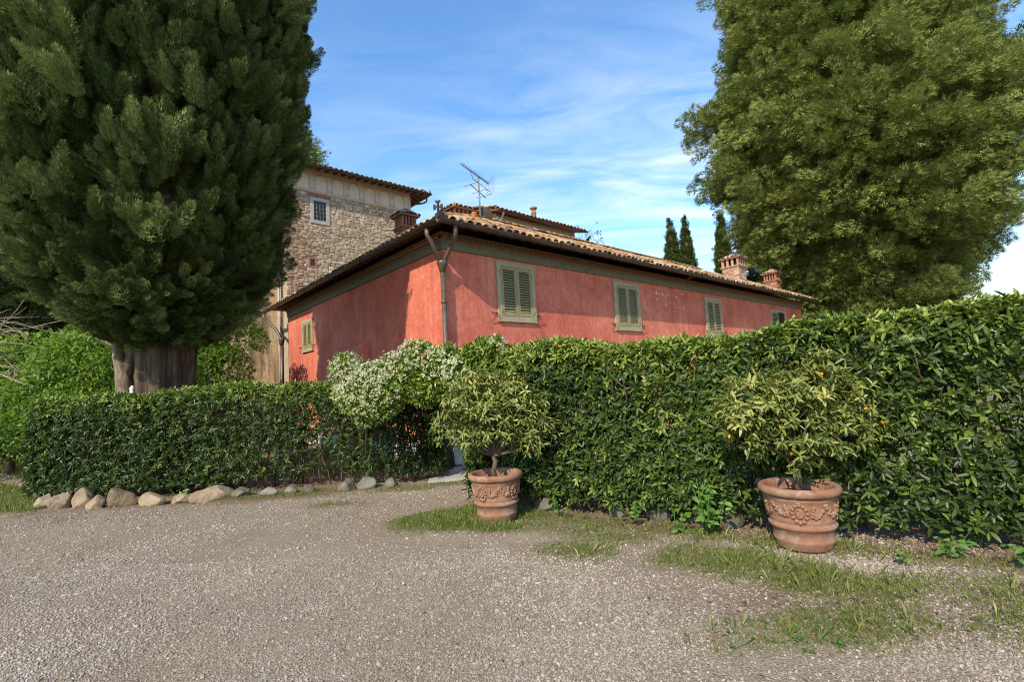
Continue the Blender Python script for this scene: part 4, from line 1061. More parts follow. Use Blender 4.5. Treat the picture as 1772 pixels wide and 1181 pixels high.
def column_cypress(parent, mat, cfun, prof, nclu, per, size, protos, seed, zcut=99, face=0.0, inner=.62, nrec=800, dep_=.34):
    """dense upright crown: bouquets of plumes on a profile of (z, radius); cfun(z) -> axis x, y"""
    pz, pr_ = np.array([p[0] for p in prof]), np.array([p[1] for p in prof])
    def rad(z): return np.interp(z, pz, pr_)
    zz = np.linspace(pz[0], pz[-1], 400); w = (rad(zz) + .12) * np.where(zz > zcut, .3, 1); w /= w.sum()
    def surf(n):
        z = rng.choice(zz, n, p=w); th = np.where(rng.random(n) < face, rng.uniform(-1.05, .42, n) * np.pi, rng.uniform(0, 2 * np.pi, n))
        o = np.stack([np.cos(th), np.sin(th), 0 * th], -1); low = np.clip((pz[0] + .2 * (pz[-1] - pz[0]) - z) / (.2 * (pz[-1] - pz[0])), 0, 1)
        return z, o, low, np.c_[np.array([cfun(v) for v in z]), z]
    PP, UU, FF, SS, TT = [], [], [], [], []
    # recess layer
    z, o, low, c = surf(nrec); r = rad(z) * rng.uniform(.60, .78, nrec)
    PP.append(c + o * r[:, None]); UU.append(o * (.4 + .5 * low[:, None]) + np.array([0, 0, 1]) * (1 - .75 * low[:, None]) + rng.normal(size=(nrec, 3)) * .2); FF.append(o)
    l_ = size * rng.uniform(.9, 1.5, nrec); SS.append(np.stack([l_ * 1.15, l_ * 1.15, l_], -1)); TT.append(rng.normal(-.12, .08, nrec))  # recess sprays tinted darker, shade painted into the gaps
    # bouquets
    z, o, low, c = surf(nclu); cs = size * rng.choice([.75, 1.0, 1.35, 1.7], nclu, p=[.3, .35, .25, .1]) * np.clip(rad(z) / (2.6 * size), .22, 1); pro = rng.uniform(-dep_, .12, nclu)
    ca = unit(o * (.34 + .6 * low[:, None]) + np.array([0, 0, 1]) * (1.0 - .75 * low[:, None]) + rng.normal(size=(nclu, 3)) * .17)
    B = c + o * np.clip(rad(z) - cs * 1.0 + pro * cs * 2, .03, None)[:, None]
    idx = np.repeat(np.arange(nclu), per); m_ = len(idx)
    lat = rng.normal(size=(m_, 3)); lat -= ca[idx] * (lat * ca[idx]).sum(1, keepdims=True); lat *= rng.uniform(.2, 1, (m_, 1)) ** .5 / (np.linalg.norm(lat, axis=1, keepdims=True) + 1e-6)
    along = rng.uniform(-.5, .75, m_)
    P = B[idx] + lat * (cs[idx] * .62)[:, None] + ca[idx] * (cs[idx] * (along - .35 * (lat ** 2).sum(1)))[:, None]
    PP.append(P); UU.append(ca[idx] + lat * .42 + rng.normal(size=(m_, 3)) * .2); FF.append(o[idx] + rng.normal(size=(m_, 3)) * .3)
    l_ = size * rng.uniform(.65, 1.6, m_) * np.clip(cs[idx] / size, .45, 1.25); th_ = rng.uniform(.65, 1.15, m_); SS.append(np.stack([l_ * th_, l_ * th_, l_], -1))
    TT.append((rng.normal(0, .14, nclu) + .12 * np.clip(pro / .3, -1, 1))[idx] + rng.normal(0, .07, m_) + .08 * along)  # random tone, with outer bouquets painted lighter and sunken ones darker
    PP, UU, FF, SS, TT = map(np.concatenate, (PP, UU, FF, SS, TT))
    nt_, nz_ = 36, 30; g = Geo()
    zc_ = np.linspace(pz[0] + .10 * (pz[-1] - pz[0]), pz[-1] - .1, nz_); th_ = np.linspace(0, 2 * np.pi, nt_, endpoint=False)
    Pc = np.stack([np.stack([cfun(v)[0] + rad(v) * inner * np.cos(th_), cfun(v)[1] + rad(v) * inner * np.sin(th_), np.full(nt_, v)], -1) for v in zc_])
    Pc = Pc + np.stack([np.cos(th_), np.sin(th_), 0 * th_], -1)[None] * (rad(zc_)[:, None] * .06 * rng.normal(size=(nz_, nt_)))[..., None]
    g.add(Pc.reshape(-1, 3), None, [(i * nt_ + j, i * nt_ + (j + 1) % nt_, (i + 1) * nt_ + (j + 1) % nt_, (i + 1) * nt_ + j) for i in range(nz_ - 1) for j in range(nt_)], .1)
    g.add(Pc[0], [(0, j + 1, j) for j in range(1, nt_ - 1)], None, .1)
    g.build('dark_core', M['twig'], parent)  # closed dark shell added inside the crown to block see-through
    cr = sprays_on_points('crown', parent, protos, PP, UU, FF, SS, TT); cr['kind'] = 'stuff'
    for k_, pr in enumerate(protos): pr.location = PP[k_ + 5]; pr.scale = SS[k_ + 5]
    return cr

# ---- the big cypress on the left
bc = thing('cypress_tree', 'huge dense dark cypress with thick fluted trunk behind the low hedge', 'tree', (-7.25, 10.0, 0))
g = Geo()
bark_trunk(g, [(0, 0, -.1), (0, 0, .25), (.0, 0, .8), (.0, 0, 1.5), (.02, 0, 2.2), (.05, -.02, 2.9), (.08, -.05, 3.8), (.1, -.1, 5.5), (.1, -.3, 8), (.1, -.4, 11)],
           [.80, .56, .45, .42, .41, .43, .5, .5, .35, .2], 120, .34, 7, 3)
bc_tr = g.build('trunk', M['bark'], bc, True)
for k, (dx_, dy_, h_, r_) in enumerate(((-1.1, -.1, 3.7, .13), (-.7, .3, 3.8, .12), (1.2, -.1, 3.9, .10), (.8, .6, 3.9, .11), (.3, -.8, 4.0, .10), (-.4, -.9, 3.9, .10), (.9, -.5, 3.7, .05))):
    g = Geo(); P = [(dx_ * .16, dy_ * .16, 2.25), (dx_ * .30, dy_ * .30, 2.75), (dx_ * .7, dy_ * .7, h_ - .45), (dx_ * .95, dy_ * .95, h_ + .2), (dx_ * 1.1, dy_ * 1.1, h_ + .9)]
    g.tube(P, [r_ * 1.3, r_ * 1.15, r_, r_ * .8, r_ * .45], 10); g.build('limb', M['bark'], bc, True)
def bcx(z): k = np.clip((z - 3) / 3.5, 0, 1); return np.array([.18 + .05 * k, -.3 - .55 * k])
column_cypress(bc, M['cypress'], bcx, [(2.95, .5), (3.2, 1.1), (3.6, 1.75), (4.2, 2.2), (5.0, 2.5), (6.0, 2.74), (7.2, 2.96), (8.5, 3.1), (10.5, 3.15), (12, 2.9), (13.3, 2.2), (14.4, 1.2), (15, .3)],
               1050, 15, .36, plume_proto(M['cypress'], 165, .25, .14, .12, 5), 11, zcut=11.5, face=.5, nrec=1800, dep_=.7)

# ---- small twisted tree beside it
st = thing('twisted_tree', 'small twisted grey trunk with lopped limbs left of the cypress trunk', 'tree', (-8.3, 10.25, 0))
g = Geo(); g.tube([(.02, 0, 0), (.06, 0, .7), (.05, 0, 1.4), (.06, 0, 2.0), (.0, 0, 2.45), (-.1, 0, 2.75), (-.12, 0, 3.1), (-.1, 0, 3.4)], [.22, .19, .175, .17, .145, .11, .09, .085], 14); g.build('trunk', M['bark_grey'], st, True)
for P, r_ in (([(.05, 0, 2.3), (.14, .05, 2.75), (.17, .05, 3.1), (.2, .05, 3.6), (.25, .1, 4.4)], [.13, .09, .07, .06, .04]), ([(-.1, 0, 3.35), (-.16, 0, 3.55), (-.22, 0, 3.8), (-.2, -.1, 4.3)], [.1, .075, .06, .04]),
              ([(-.1, 0, 3.3), (.06, -.02, 3.48), (.22, -.05, 3.6), (.35, -.1, 4)], [.08, .07, .06, .04]), ([(-.12, 0, 2.9), (-.4, .1, 3.05), (-.8, .2, 3.2)], [.04, .03, .015])):
    g = Geo(); g.tube(P, r_, 9); g.build('limb', M['bark_grey'], st, True)

# ---- broad conifer on the right
def broad_conifer(parent, mat, H, z0, prof, nl, nsub, nfr, flen, fwid, trunk_r, seed, squash=1.0, dens_noise=.25, barkm='bark', lean=(0, 0), clump=.8, one_sided=0.0):
    pz, pr_ = np.array([p[0] for p in prof]), np.array([p[1] for p in prof])
    g = Geo(); k = 9
    g.tube([(lean[0] * i / k, lean[1] * i / k, H * .97 * i / k) for i in range(k + 1)], [trunk_r * (1 - .93 * i / k) + .02 for i in range(k + 1)], 12); g.build('trunk', M[barkm], parent, True)
    limbs = Geo(); PP, UU, FF, SS, TT = [], [], [], [], []
    zz = np.linspace(z0, H, 300); w = np.interp(zz, pz, pr_) + .25; w /= w.sum()
    lump = WN(.35, seed)
    for i in range(nl):
        z = rng.choice(zz, p=w); th = rng.uniform(0, 2 * np.pi) if i > nl * .3 else rng.uniform(math.pi * .85, math.pi * 2.15)
        L_ = np.interp(z, pz, pr_) * rng.uniform(.55, .97)
        L_ *= 1 + dens_noise * .5 * float(lump(np.array([[math.cos(th) * 5, math.sin(th) * 5, z]]))[0])
        if math.cos(th) < 0: L_ *= 1 + (float(np.interp(z, [4, 6.5, 9, 10.1, 12.6, 15], [.4, .5, .72, .8, .9, .93])) - 1) * one_sided
        zb = max(z0 * .6, z - .28 * L_)
        o = np.array([math.cos(th), math.sin(th), 0]); u = np.linspace(0, 1, 6)
        P = o[None] * (L_ * u)[:, None] + np.c_[np.zeros((6, 2)), zb + (z - zb) * u ** .7 + .05 * L_ * np.sin(u * 3)]
        P[:, :2] += np.array(lean) * (P[:, 2:3] / H); P[1:] += rng.normal(size=(5, 3)) * .12
        limbs.tube(P, np.linspace(.05 + trunk_r * .17, .02, 6), 5, False)
        us = np.clip(rng.beta(2.4, 1.3, nsub), .22, 1.0)
        B = np.stack([np.interp(us, u, P[:, c]) for c in range(3)], -1)
        side = np.cross(o, [0, 0, 1])
        sp = (rng.normal(size=(nsub, 1)) * side * .22 * L_ * (1.15 - us)[:, None] * 1.4 + rng.normal(size=(nsub, 3)) * np.array([.35, .35, .3]) * squash)
        ax = unit(o * .55 + sp * .5 + np.array([0, 0, .28]) + rng.normal(size=(nsub, 3)) * .3)
        B = B + sp
        l_ = clump * rng.uniform(.8, 1.6, nsub) * min(1, L_ / 3 + .35)
        PP.append(B); UU.append(ax); FF.append(np.array([0, 0, 1.]) + o * .55 + rng.normal(size=(nsub, 3)) * .3); SS.append(np.stack([l_, l_, l_], -1))
        TT.append(rng.normal(0, .09) + rng.normal(0, .08, nsub))
    limbs.build('limbs', M[barkm], parent, True, kind='stuff')
    protos = fan_proto(mat, nfr, flen, fwid, 3)
    PP, UU, FF, SS, TT = map(np.concatenate, (PP, UU, FF, SS, TT))
    for k_, pr in enumerate(protos): pr.location = PP[k_ + 5]; pr.scale = SS[k_ + 5]
    cr = sprays_on_points('crown', parent, protos, PP, UU, FF, SS, TT); cr['kind'] = 'stuff'
    return cr
rt = thing('conifer_tree', 'giant broad olive green conifer with feathery crown beyond the house end', 'tree', (20.2, 28.2, 0))
broad_conifer(rt, M['conifer'], 33, 4.2, [(3.8, 4.6), (5.5, 6.0), (7.5, 7.2), (10, 8.6), (14, 9.2), (17, 9.0), (20, 8.2), (24, 6.6), (28, 4.9), (31, 2.6), (33, .6)], 460, 30, 120, .19, .15, .62, 21, 1.0, .3, clump=1.0, one_sided=1.0)

# ---- slim cypresses beyond the roof
for nm, x, y, zt, r_, lab, sd_ in (('slim_cypress', 15.8, 45.3, 16.5, .98, 'left and stouter one of two slim cypresses touching beyond the roof', 31), ('slim_cypress', 17.3, 45.6, 16.9, .8, 'pointed slim cypress, right one of the touching pair beyond the roof', 32),
                                   ('slim_cypress', 20.5, 45.0, 16.8, .9, 'lone slim cypress beside the broad conifer, behind the pale brick chimney', 33)):
    t_ = thing(nm, lab, 'tree', (x, y, 0), 0, 'slim cypresses beyond the roof')
    g = Geo(); g.tube([(0, 0, 0), (0, 0, zt * .8)], [.25, .05], 8); g.build('trunk', M['bark'], t_, True)
    column_cypress(t_, M['cypress_far'], lambda z: np.zeros(2), [(.8, r_ * .6), (3, r_ * .95), (zt * .5, r_ * 1.12), (zt * .7, r_ * .95), (zt * .85, r_ * .6), (zt * .95, r_ * .27), (zt, .04)], 560, 7, .34, plume_proto(M['cypress_far'], 44, .32, .32, .26, 2), sd_, inner=.6, nrec=900, dep_=.2)
t_ = thing('dark_conifer', 'small dark conifer between the lone slim cypress and the broad conifer', 'tree', (22.3, 44, 0))
broad_conifer(t_, M['conifer_dark'], 14.6, 3, [(3, 2.2), (6, 2.4), (10, 1.9), (13, 1.0), (14.6, .2)], 80, 14, 30, .3, .24, .25, 23, clump=.8)
t_ = thing('young_conifer', 'young dark conifer tip peeping over the roof near the rear wing', 'tree', (4.35, 25.6, 0))
broad_conifer(t_, M['conifer_dark'], 9.5, 5, [(5, 1.6), (7.2, 1.25), (8.4, .7), (9.5, .1)], 60, 12, 22, .3, .24, .14, 24, clump=.45)
t_ = thing('pine_tree', 'pine crown showing behind the tower roof beside the big cypress', 'tree', (-12.9, 28.5, 0))
broad_conifer(t_, M['conifer'], 18.2, 10, [(10, 1.8), (13, 2.2), (15.5, 2.0), (17.2, 1.3), (17.8, .3)], 90, 14, 30, .3, .2, .3, 25, clump=.85)

# ---- bright broadleaf trees and dark conifers on the left
def broadleaf(parent, mat, blobs, nl, ln, wd, seed, droop=.5, stems=True):
    geo = Geo(); tot = sum(b[3] ** 2 for b in blobs)
    nz = WN(1.6, seed)
    for (x, y, z, r) in blobs:
        n = int(nl * r * r / tot)
        o = rnd_unit(n); o[:, 2] = np.where(o[:, 2] < -.5, -o[:, 2], o[:, 2])
        P = np.array([x, y, z]) + o * (r * (1 - .45 * rng.random((n, 1)) ** 2.2)) * np.array([1, 1, .85])
        P += o * (.22 * r * nz(P))[:, None]
        D = o * .6 + rng.normal(size=(n, 3)) * .6 + np.array([0, 0, -droop]); Nn = o + np.array([0, 0, .7]) + rng.normal(size=(n, 3)) * .5
        leaves(geo, LEAF4, P, D, Nn, ln * rng.uniform(.6, 1.3, n), wd * rng.uniform(.7, 1.2, n), np.clip(.45 + .25 * nz(P * .7) + rng.normal(0, .16, n), 0, 1))
    geo.build('crown', mat, parent, True)
    if stems:
        g = Geo(); c = np.mean([b[:3] for b in blobs], 0)
        g.tube([(c[0], c[1], 0), (c[0], c[1], c[2])], [.1, .05], 7)
        for b in blobs: g.tube([(c[0], c[1], .4), ((c[0] + b[0]) / 2, (c[1] + b[1]) / 2, b[2] * .6), b[:3]], [.06, .04, .015], 6)
        g.build('trunk', M['bark_grey'], parent, True)
def bl(name, lab, loc, blobs, mat, n, ln, wd, seed, group=None, **k):
    t_ = thing(name, lab, 'tree', loc, 0, group); broadleaf(t_, mat, blobs, n, ln, wd, seed, **k); return t_
bl('leafy_tree', 'bright green leafy tree directly left of the twisted trunk', (-10.7, 12.2, 0), [(-.3, 0, 2.7, 1.1), (.6, .3, 2.2, .9), (-1.2, .2, 2.0, 1.0), (.2, -.5, 1.4, 1.0), (1.5, .6, 2.4, .8), (.0, .5, 3.3, .8), (1.0, 0, 1.2, .9), (-1.3, -.4, 1.0, .8)], M['bright'], 9500, .14, .07, 41)
bl('leafy_tree', 'bright green leafy tree at the left edge above the lane', (-14.0, 13.6, 0), [(-1.0, 0, 2.2, 1.3), (.3, .2, 2.7, 1.1), (1.3, .4, 2.2, 1.0), (-.3, -.4, 1.5, 1.1), (-2.3, .5, 2.0, 1.3), (.9, -.2, 1.3, .9)], M['bright'], 9000, .15, .075, 42)
bl('leafy_tree', 'yellow green leafy tree seen between the cypress trunk and the tower foot', (-9.4, 15.4, 0), [(0, 0, 2.6, 1.1), (-.9, .1, 3.2, 1.0), (.5, .3, 3.6, .9), (-1.4, 0, 2.1, 1.0), (-.4, .2, 4.2, .8), (.3, -.2, 1.5, .9)], M['bright'], 9000, .14, .06, 43)
bl('leafy_tree', 'bright bushy tree half hidden right behind the cypress trunk', (-11.4, 15.8, 0), [(0, 0, 2.6, 1.4), (1.0, .1, 3.4, 1.1), (-1.0, .1, 3.2, 1.2), (0, .2, 4.3, 1.0)], M['bright'], 8000, .15, .07, 44)
bl('dark_shrub', 'dark green shrub mass beside the lane at the far left', (-13.1, 12.6, 0), [(-.5, 0, .9, .9), (.5, .2, .8, .8), (-1.7, .4, 1.1, 1.1)], M['laurel'], 5000, .12, .055, 45, stems=False)['category'] = 'shrub'
for x, y, H, rr_, lab, sd_ in ((-17.5, 17.5, 9.2, 3.1, 'drab dark conifer rising at the far left behind the leafy trees', 51), (-22.5, 20, 11.5, 3.4, 'tall drab conifer leaving the picture at the left edge', 52), (-14.6, 20.5, 7.6, 2.6, 'lower drab conifer under the left side of the big cypress', 53)):
    t_ = thing('drab_conifer', lab, 'tree', (x, y, 0), 0, 'drab conifers at the far left')
    broad_conifer(t_, M['conifer_dark'], H, 1.2, [(1, rr_ * .9), (H * .35, rr_), (H * .65, rr_ * .75), (H * .88, rr_ * .35), (H, .1)], 80, 18, 34, .3, .22, .25, sd_, clump=.95)
# bare twigs reaching in from the left
t_ = thing('bare_branches', 'pale leafless branches arching in from the left edge under the cypress', 'shrub', (-13.4, 11.6, 0))
g = Geo(); g.tube([(0, 0, 0), (.1, 0, 1.6), (.0, 0, 3.2), (-.2, 0, 4.0)], [.1, .08, .06, .04], 7); g.build('trunk', M['pale_twig'], t_, True)
for k in range(9):
    g = Geo(); z_ = rng.uniform(2.3, 4.0); th = rng.uniform(-.5, .6); L_ = rng.uniform(1.3, 2.7); up = rng.uniform(-.1, .75)
    d = np.array([math.cos(th), math.sin(th) * .7 - .1, 0]); P = [np.array([0, 0, z_]) + d * L_ * u + np.array([0, 0, up * L_ * u - .45 * L_ * u * u]) + rng.normal(size=3) * .05 for u in np.linspace(0, 1, 7)]
    g.tube(P, np.linspace(.02, .005, 7), 5)
    for j in range(7):
        i = int(rng.integers(2, 6)); e_ = P[i] + rng.normal(size=3) * np.array([.4, .3, .3]) + d * .35
        g.tube([P[i], (P[i] + e_) / 2 + rng.normal(size=3) * .04, e_], [.012, .009, .004], 4)
    g.build('branch', M['pale_twig'], t_, True)
# far tree line
g = Geo(); nz = WN(.1, 61)
for k in range(230):
    a = rng.uniform(-1.25, 1.35) if k < 150 else rng.uniform(.5, 1.1); d = rng.uniform(62, 120) if k < 150 else rng.uniform(48, 75)
    x, y = d * math.sin(a), d * math.cos(a); h_ = rng.uniform(1.6, 3.0) * (1.9 if a > .45 else 1) * (1 + .3 * float(nz(np.array([[x, y, 0]]))[0]))
    if y < 30: continue
    n = 110; o = rnd_unit(n); o[:, 2] = np.abs(o[:, 2])
    P = np.array([x, y, 0]) + o * (np.array([h_ * .95, h_ * .95, h_ * 1.5]) * (1 - .3 * rng.random((n, 1))))
    leaves(g, LEAF4, P, rnd_unit(n) + (0, 0, -.2), o + rnd_unit(n) * .5, .8 * rng.uniform(.7, 1.4, n), .5, np.clip(rng.normal(.4, .15, n), 0, 1))
g.build('distant_trees', M['cypress_far'], None, kind='stuff')

# ================================================================ hedges
def stem_meshes(k, h, name='stem'):
    out = []
    for i in range(k):
        g = Geo(); x = y = 0; P = []
        for u in np.linspace(0, 1, 7): P.append((x, y, u * h)); x += rng.normal() * .045; y += rng.normal() * .045
        g.tube(P, np.linspace(.016, .006, 7), 5)
        for j in range(5):
            b0 = np.array(P[int(rng.integers(1, 6))]); e_ = b0 + np.array([rng.normal() * .16, rng.normal() * .16, rng.uniform(.15, .4)])
            g.tube([b0, (b0 + e_) / 2 + rng.normal(size=3) * .02, e_], [.009, .007, .004], 4)
        out.append(g.mesh(name, M['twig'], True))
    return out

def hedge(parent, origin, ex, L_, depth, hfun, nshoot, ln, wd, hole, seed, mat, young=.35, nstem=40, top_share=.2, ends=.1, leafn=6, tmpl=LEAF6, zlow=.12, near_u=None, leafparts=300, topbright=.75):
    """ex: direction of the front line (seen from outside, outward = ex rotated -90deg)"""
    ex = np.array([*ex, 0.]); en = np.array([ex[1], -ex[0], 0.])             # outward normal (towards the viewer)
    O = np.array([*origin, 0.])
    nz1, nz2 = WN(1.1, seed), WN(3.2, seed + 1)
    n = nshoot
    pick = rng.random(n)
    u = rng.random(n) * L_; v = rng.random(n)
    H = hfun(u)
    front = pick >= top_share + ends * 2
    top = pick < top_share
    end = (~front) & (~top)
    dep = -np.log(1 - rng.random(n) * .97) * .16
    z = np.where(top, H - .5 * dep, zlow + v * (H - zlow)); d = np.where(top, v * depth, np.minimum(dep, depth))
    eside = rng.random(n) < .5
    u = np.where(end, np.where(eside, dep, L_ - dep), u); d = np.where(end, rng.random(n) * depth, d)
    back = front & (rng.random(n) < .12); d = np.where(back, depth - d, d)
    P = O + ex * u[:, None] - en * d[:, None] + np.array([0, 0, 1]) * z[:, None]
    bulge = .09 * nz1(P) + .04 * nz2(P)
    P += en * (bulge * np.where(top, .3, 1))[:, None] + np.array([0, 0, 1]) * (np.where(top, .5, .1) * bulge)[:, None]
    round_ = np.clip((z - (H - .22)) / .22, 0, 1) * np.clip(1 - d / .25, 0, 1); P -= en * (.12 * round_ ** 2)[:, None]
    hf = hole(u / L_, z / H)                                                   # 0..1 thinness
    keep = rng.random(n) > np.clip(hf * (.75 + .5 * nz2(P * .8)) + (.3 + .25 * (u / L_ > .5)) * sm(.25, .9, nz1(P * 3.1)), 0, .97)
    keep |= top & (hf < 2)
    P, u, z, H, d, top, front, eside, end, back = (a[keep] for a in (P, u, z, H, d, top, front, eside, end, back)); n = len(P)
    dirv = np.where(top[:, None], np.array([0, 0, 1.]) + en * .25, np.where(end[:, None], np.where(eside[:, None], -ex, ex) + np.array([0, 0, .4]), np.where(back[:, None], -en, en) * .8 + np.array([0, 0, .45])))
    ax = unit(dirv + rng.normal(size=(n, 3)) * .42)
    k = leafn
    a = rng.uniform(0, 6.28, (n, 1)) + np.arange(k)[None] * 2.4
    s1 = unit(np.cross(ax, rnd_unit(n))); s2 = np.cross(ax, s1)
    rad = np.cos(a)[..., None] * s1[:, None] + np.sin(a)[..., None] * s2[:, None]
    el = rng.uniform(.15, .95, (n, k, 1))
    D = ax[:, None] * el + rad * (1.1 - .5 * el) + np.array([0, 0, -.12])
    base = P[:, None] + ax[:, None] * (rng.random((n, k, 1)) * .07) + rad * .004
    Nn = ax[:, None] * 1.0 - rad * .45 + np.array([0, 0, .45]) + rng.normal(size=(n, k, 3)) * .22
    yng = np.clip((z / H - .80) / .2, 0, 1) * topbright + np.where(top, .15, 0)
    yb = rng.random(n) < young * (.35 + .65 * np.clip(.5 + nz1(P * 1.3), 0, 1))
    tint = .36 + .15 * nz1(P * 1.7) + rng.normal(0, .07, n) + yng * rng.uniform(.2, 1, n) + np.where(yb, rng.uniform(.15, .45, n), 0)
    tl = (tint[:, None] + rng.normal(0, .09, (n, k))).ravel()
    m_ = n * k
    base, D, Nn = base.reshape(m_, 3), D.reshape(m_, 3), Nn.reshape(m_, 3)
    LL, WW = ln * rng.uniform(.42, 1.25, m_), wd * rng.uniform(.7, 1.15, m_)
    dd = np.repeat(d, k); uu = np.repeat(u, k); zz = np.repeat(z / H, k)
    # the leaves that show largest become objects of their own
    score = LL * (1.0 if near_u is None else 1 + 1.6 * near_u(uu / L_)) - dd * .8 + rng.random(m_) * .02 - .05 * (np.repeat(back | end, k))
    big = np.argsort(-score)[:leafparts]
    mask = np.ones(m_, bool); mask[big] = False
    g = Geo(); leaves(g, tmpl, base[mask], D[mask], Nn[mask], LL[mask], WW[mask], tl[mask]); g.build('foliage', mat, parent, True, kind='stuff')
    mes = []
    for tt in np.linspace(.1, .9, 9):
        gg = Geo(); T, F3, F4 = LEAF8; gg.add(T, F3, F4, tt); mes.append(gg.mesh('leaf', mat, True))
    for i in big:
        Dv = unit(D[i]); Nv = unit(Nn[i] - Dv * (Nn[i] @ Dv)); Sv = np.cross(Nv, Dv)
        Rm = Matrix(np.stack([Dv, Sv, Nv], -1).tolist())
        obj('leaf', mes[int(np.clip(round(tl[i] * 10 - 1), 0, 8))], parent, tuple(base[i]), Rm.to_euler(), (LL[i], WW[i], LL[i]))
    sm_ = stem_meshes(5, 1.0)
    for i in range(nstem):
        uu_ = rng.random() * L_; p = O + ex * uu_ - en * rng.uniform(.3, depth - .1)
        obj('stem', sm_[i % 5], parent, tuple(p), (rng.normal() * .1, rng.normal() * .1, rng.random() * 6), (1, 1, float(hfun(np.array([uu_]))[0]) * rng.uniform(.72, .9)))

rh = thing('tall_hedge', 'tall clipped laurel hedge running along the right behind both terracotta pots', 'hedge')
def h_right(u): return 2.13 - .015 * u + .09 * sm(4.3, 6, u) + .05 * np.sin(u * 1.7) + .035 * np.sin(u * 4.3 + 1) - .03 * u / 7
def hole_r(s, t_): return .22 * sm(.5, .62, s) * (1 - .5 * sm(.7, .95, t_)) + .2 * (1 - sm(.05, .3, t_)) + .05 + .08 * (1 - sm(.75, .9, t_)) * sm(.55, .7, s)
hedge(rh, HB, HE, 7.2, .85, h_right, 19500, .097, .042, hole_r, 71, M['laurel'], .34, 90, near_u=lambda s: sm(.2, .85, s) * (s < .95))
lh = thing('low_hedge', 'low clipped laurel hedge on the left above the edging stones', 'hedge')
def h_left(u): return 1.82 + .05 * u / 7.3 + .035 * np.sin(u * 2.1) + .03 * np.sin(u * 5.2)
def hole_l(s, t_): return .05 + .62 * sm(.4, .56, s) * (1 - sm(.8, .93, t_)) * (1 - .9 * sm(.72, .82, s)) + .22 * (1 - sm(.05, .22, t_)) * (1 - .6 * (s < .4)) 
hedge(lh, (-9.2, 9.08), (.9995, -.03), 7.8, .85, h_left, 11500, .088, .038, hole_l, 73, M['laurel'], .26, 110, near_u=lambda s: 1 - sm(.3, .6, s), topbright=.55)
# short return of the low hedge along the lane (its rounded left end)
# ================================================================ jasmine arch
ja = thing('flowering_jasmine', 'white flowering star jasmine arching over the gap between the two hedges', 'climber')
jb = [(-2.95, 8.5, 2.05, .30), (-2.75, 8.4, 1.8, .32), (-2.45, 8.3, 1.95, .36), (-2.2, 8.2, 1.75, .36), (-1.95, 8.1, 2.05, .40), (-1.65, 8.0, 1.8, .42), (-1.5, 7.9, 2.12, .40), (-1.25, 7.75, 1.75, .40), (-1.05, 7.6, 2.1, .36), (-.85, 7.45, 1.85, .36), (-.68, 7.4, 2.15, .26), (-.85, 7.5, 1.6, .26), (-1.5, 7.95, 1.55, .28), (-.5, 7.28, 2.2, .24), (-.3, 7.1, 2.22, .18), (-3.0, 8.5, 1.65, .22), (-2.6, 8.35, 1.5, .22)]
gl, gf = Geo(), Geo(); tot = sum(b[3] ** 2 for b in jb); spots = []
nzj = WN(3, 81)
jb = [(x + .06, y - .14, z - .15 * (x < -1.8) * (x > -2.9), r) for x, y, z, r in jb]
for (x, y, z, r) in jb:
    n = int(15000 * r * r / tot); o = rnd_unit(n)
    P = np.array([x, y, z]) + o * (r * (1 - .5 * rng.random((n, 1)) ** 2)); P += o * (.09 * nzj(P))[:, None]
    leaves(gl, LEAF6, P, o * .7 + rng.normal(size=(n, 3)) * .6, o + rng.normal(size=(n, 3)) * .5 + (0, 0, .4), .072 * rng.uniform(.7, 1.3, n), .034, np.clip(rng.normal(.6, .22, n), 0, 1))
    n = int(11000 * r * r / tot); o = rnd_unit(n); o = o[(o @ unit(np.array([-.45, -.8, .35]))) > -.25]
    P = np.array([x, y, z]) + o * (r * (1.03 + .07 * rng.random((len(o), 1)))); P += o * (.09 * nzj(P))[:, None]
    kp = rng.random(len(P)) < np.clip(.46 + .15 * nzj(P * 1.3), .2, .7) * (.3 + .7 * sm(1.4, 1.75, P[:, 2]))
    P, o = P[kp], o[kp]
    inside = np.zeros(len(P), bool)
    for (a_, b_, c_, r_) in jb: inside |= np.linalg.norm(P - np.array([a_, b_, c_]), axis=1) < r_ * .93
    spots.append(np.c_[P, o][~inside])
S = np.concatenate(spots); S = S[rng.permutation(len(S))]
PET = (np.array([(0, 0, 0), (1, .42, .08), (.95, -.36, .12)], float), [(0, 2, 1)], [])
def flower_at(P, o, geo, s_):
    n = len(P); s1 = unit(np.cross(o, rnd_unit(n))); s2 = np.cross(o, s1)
    for k in range(5):
        a = k * 2 * math.pi / 5
        D = s1 * math.cos(a) + s2 * math.sin(a) + o * .25
        leaves(geo, PET, P, D, o, s_ * rng.uniform(.85, 1.15, n), s_ * .9, np.clip(rng.normal(.6, .25, n), 0, 1))
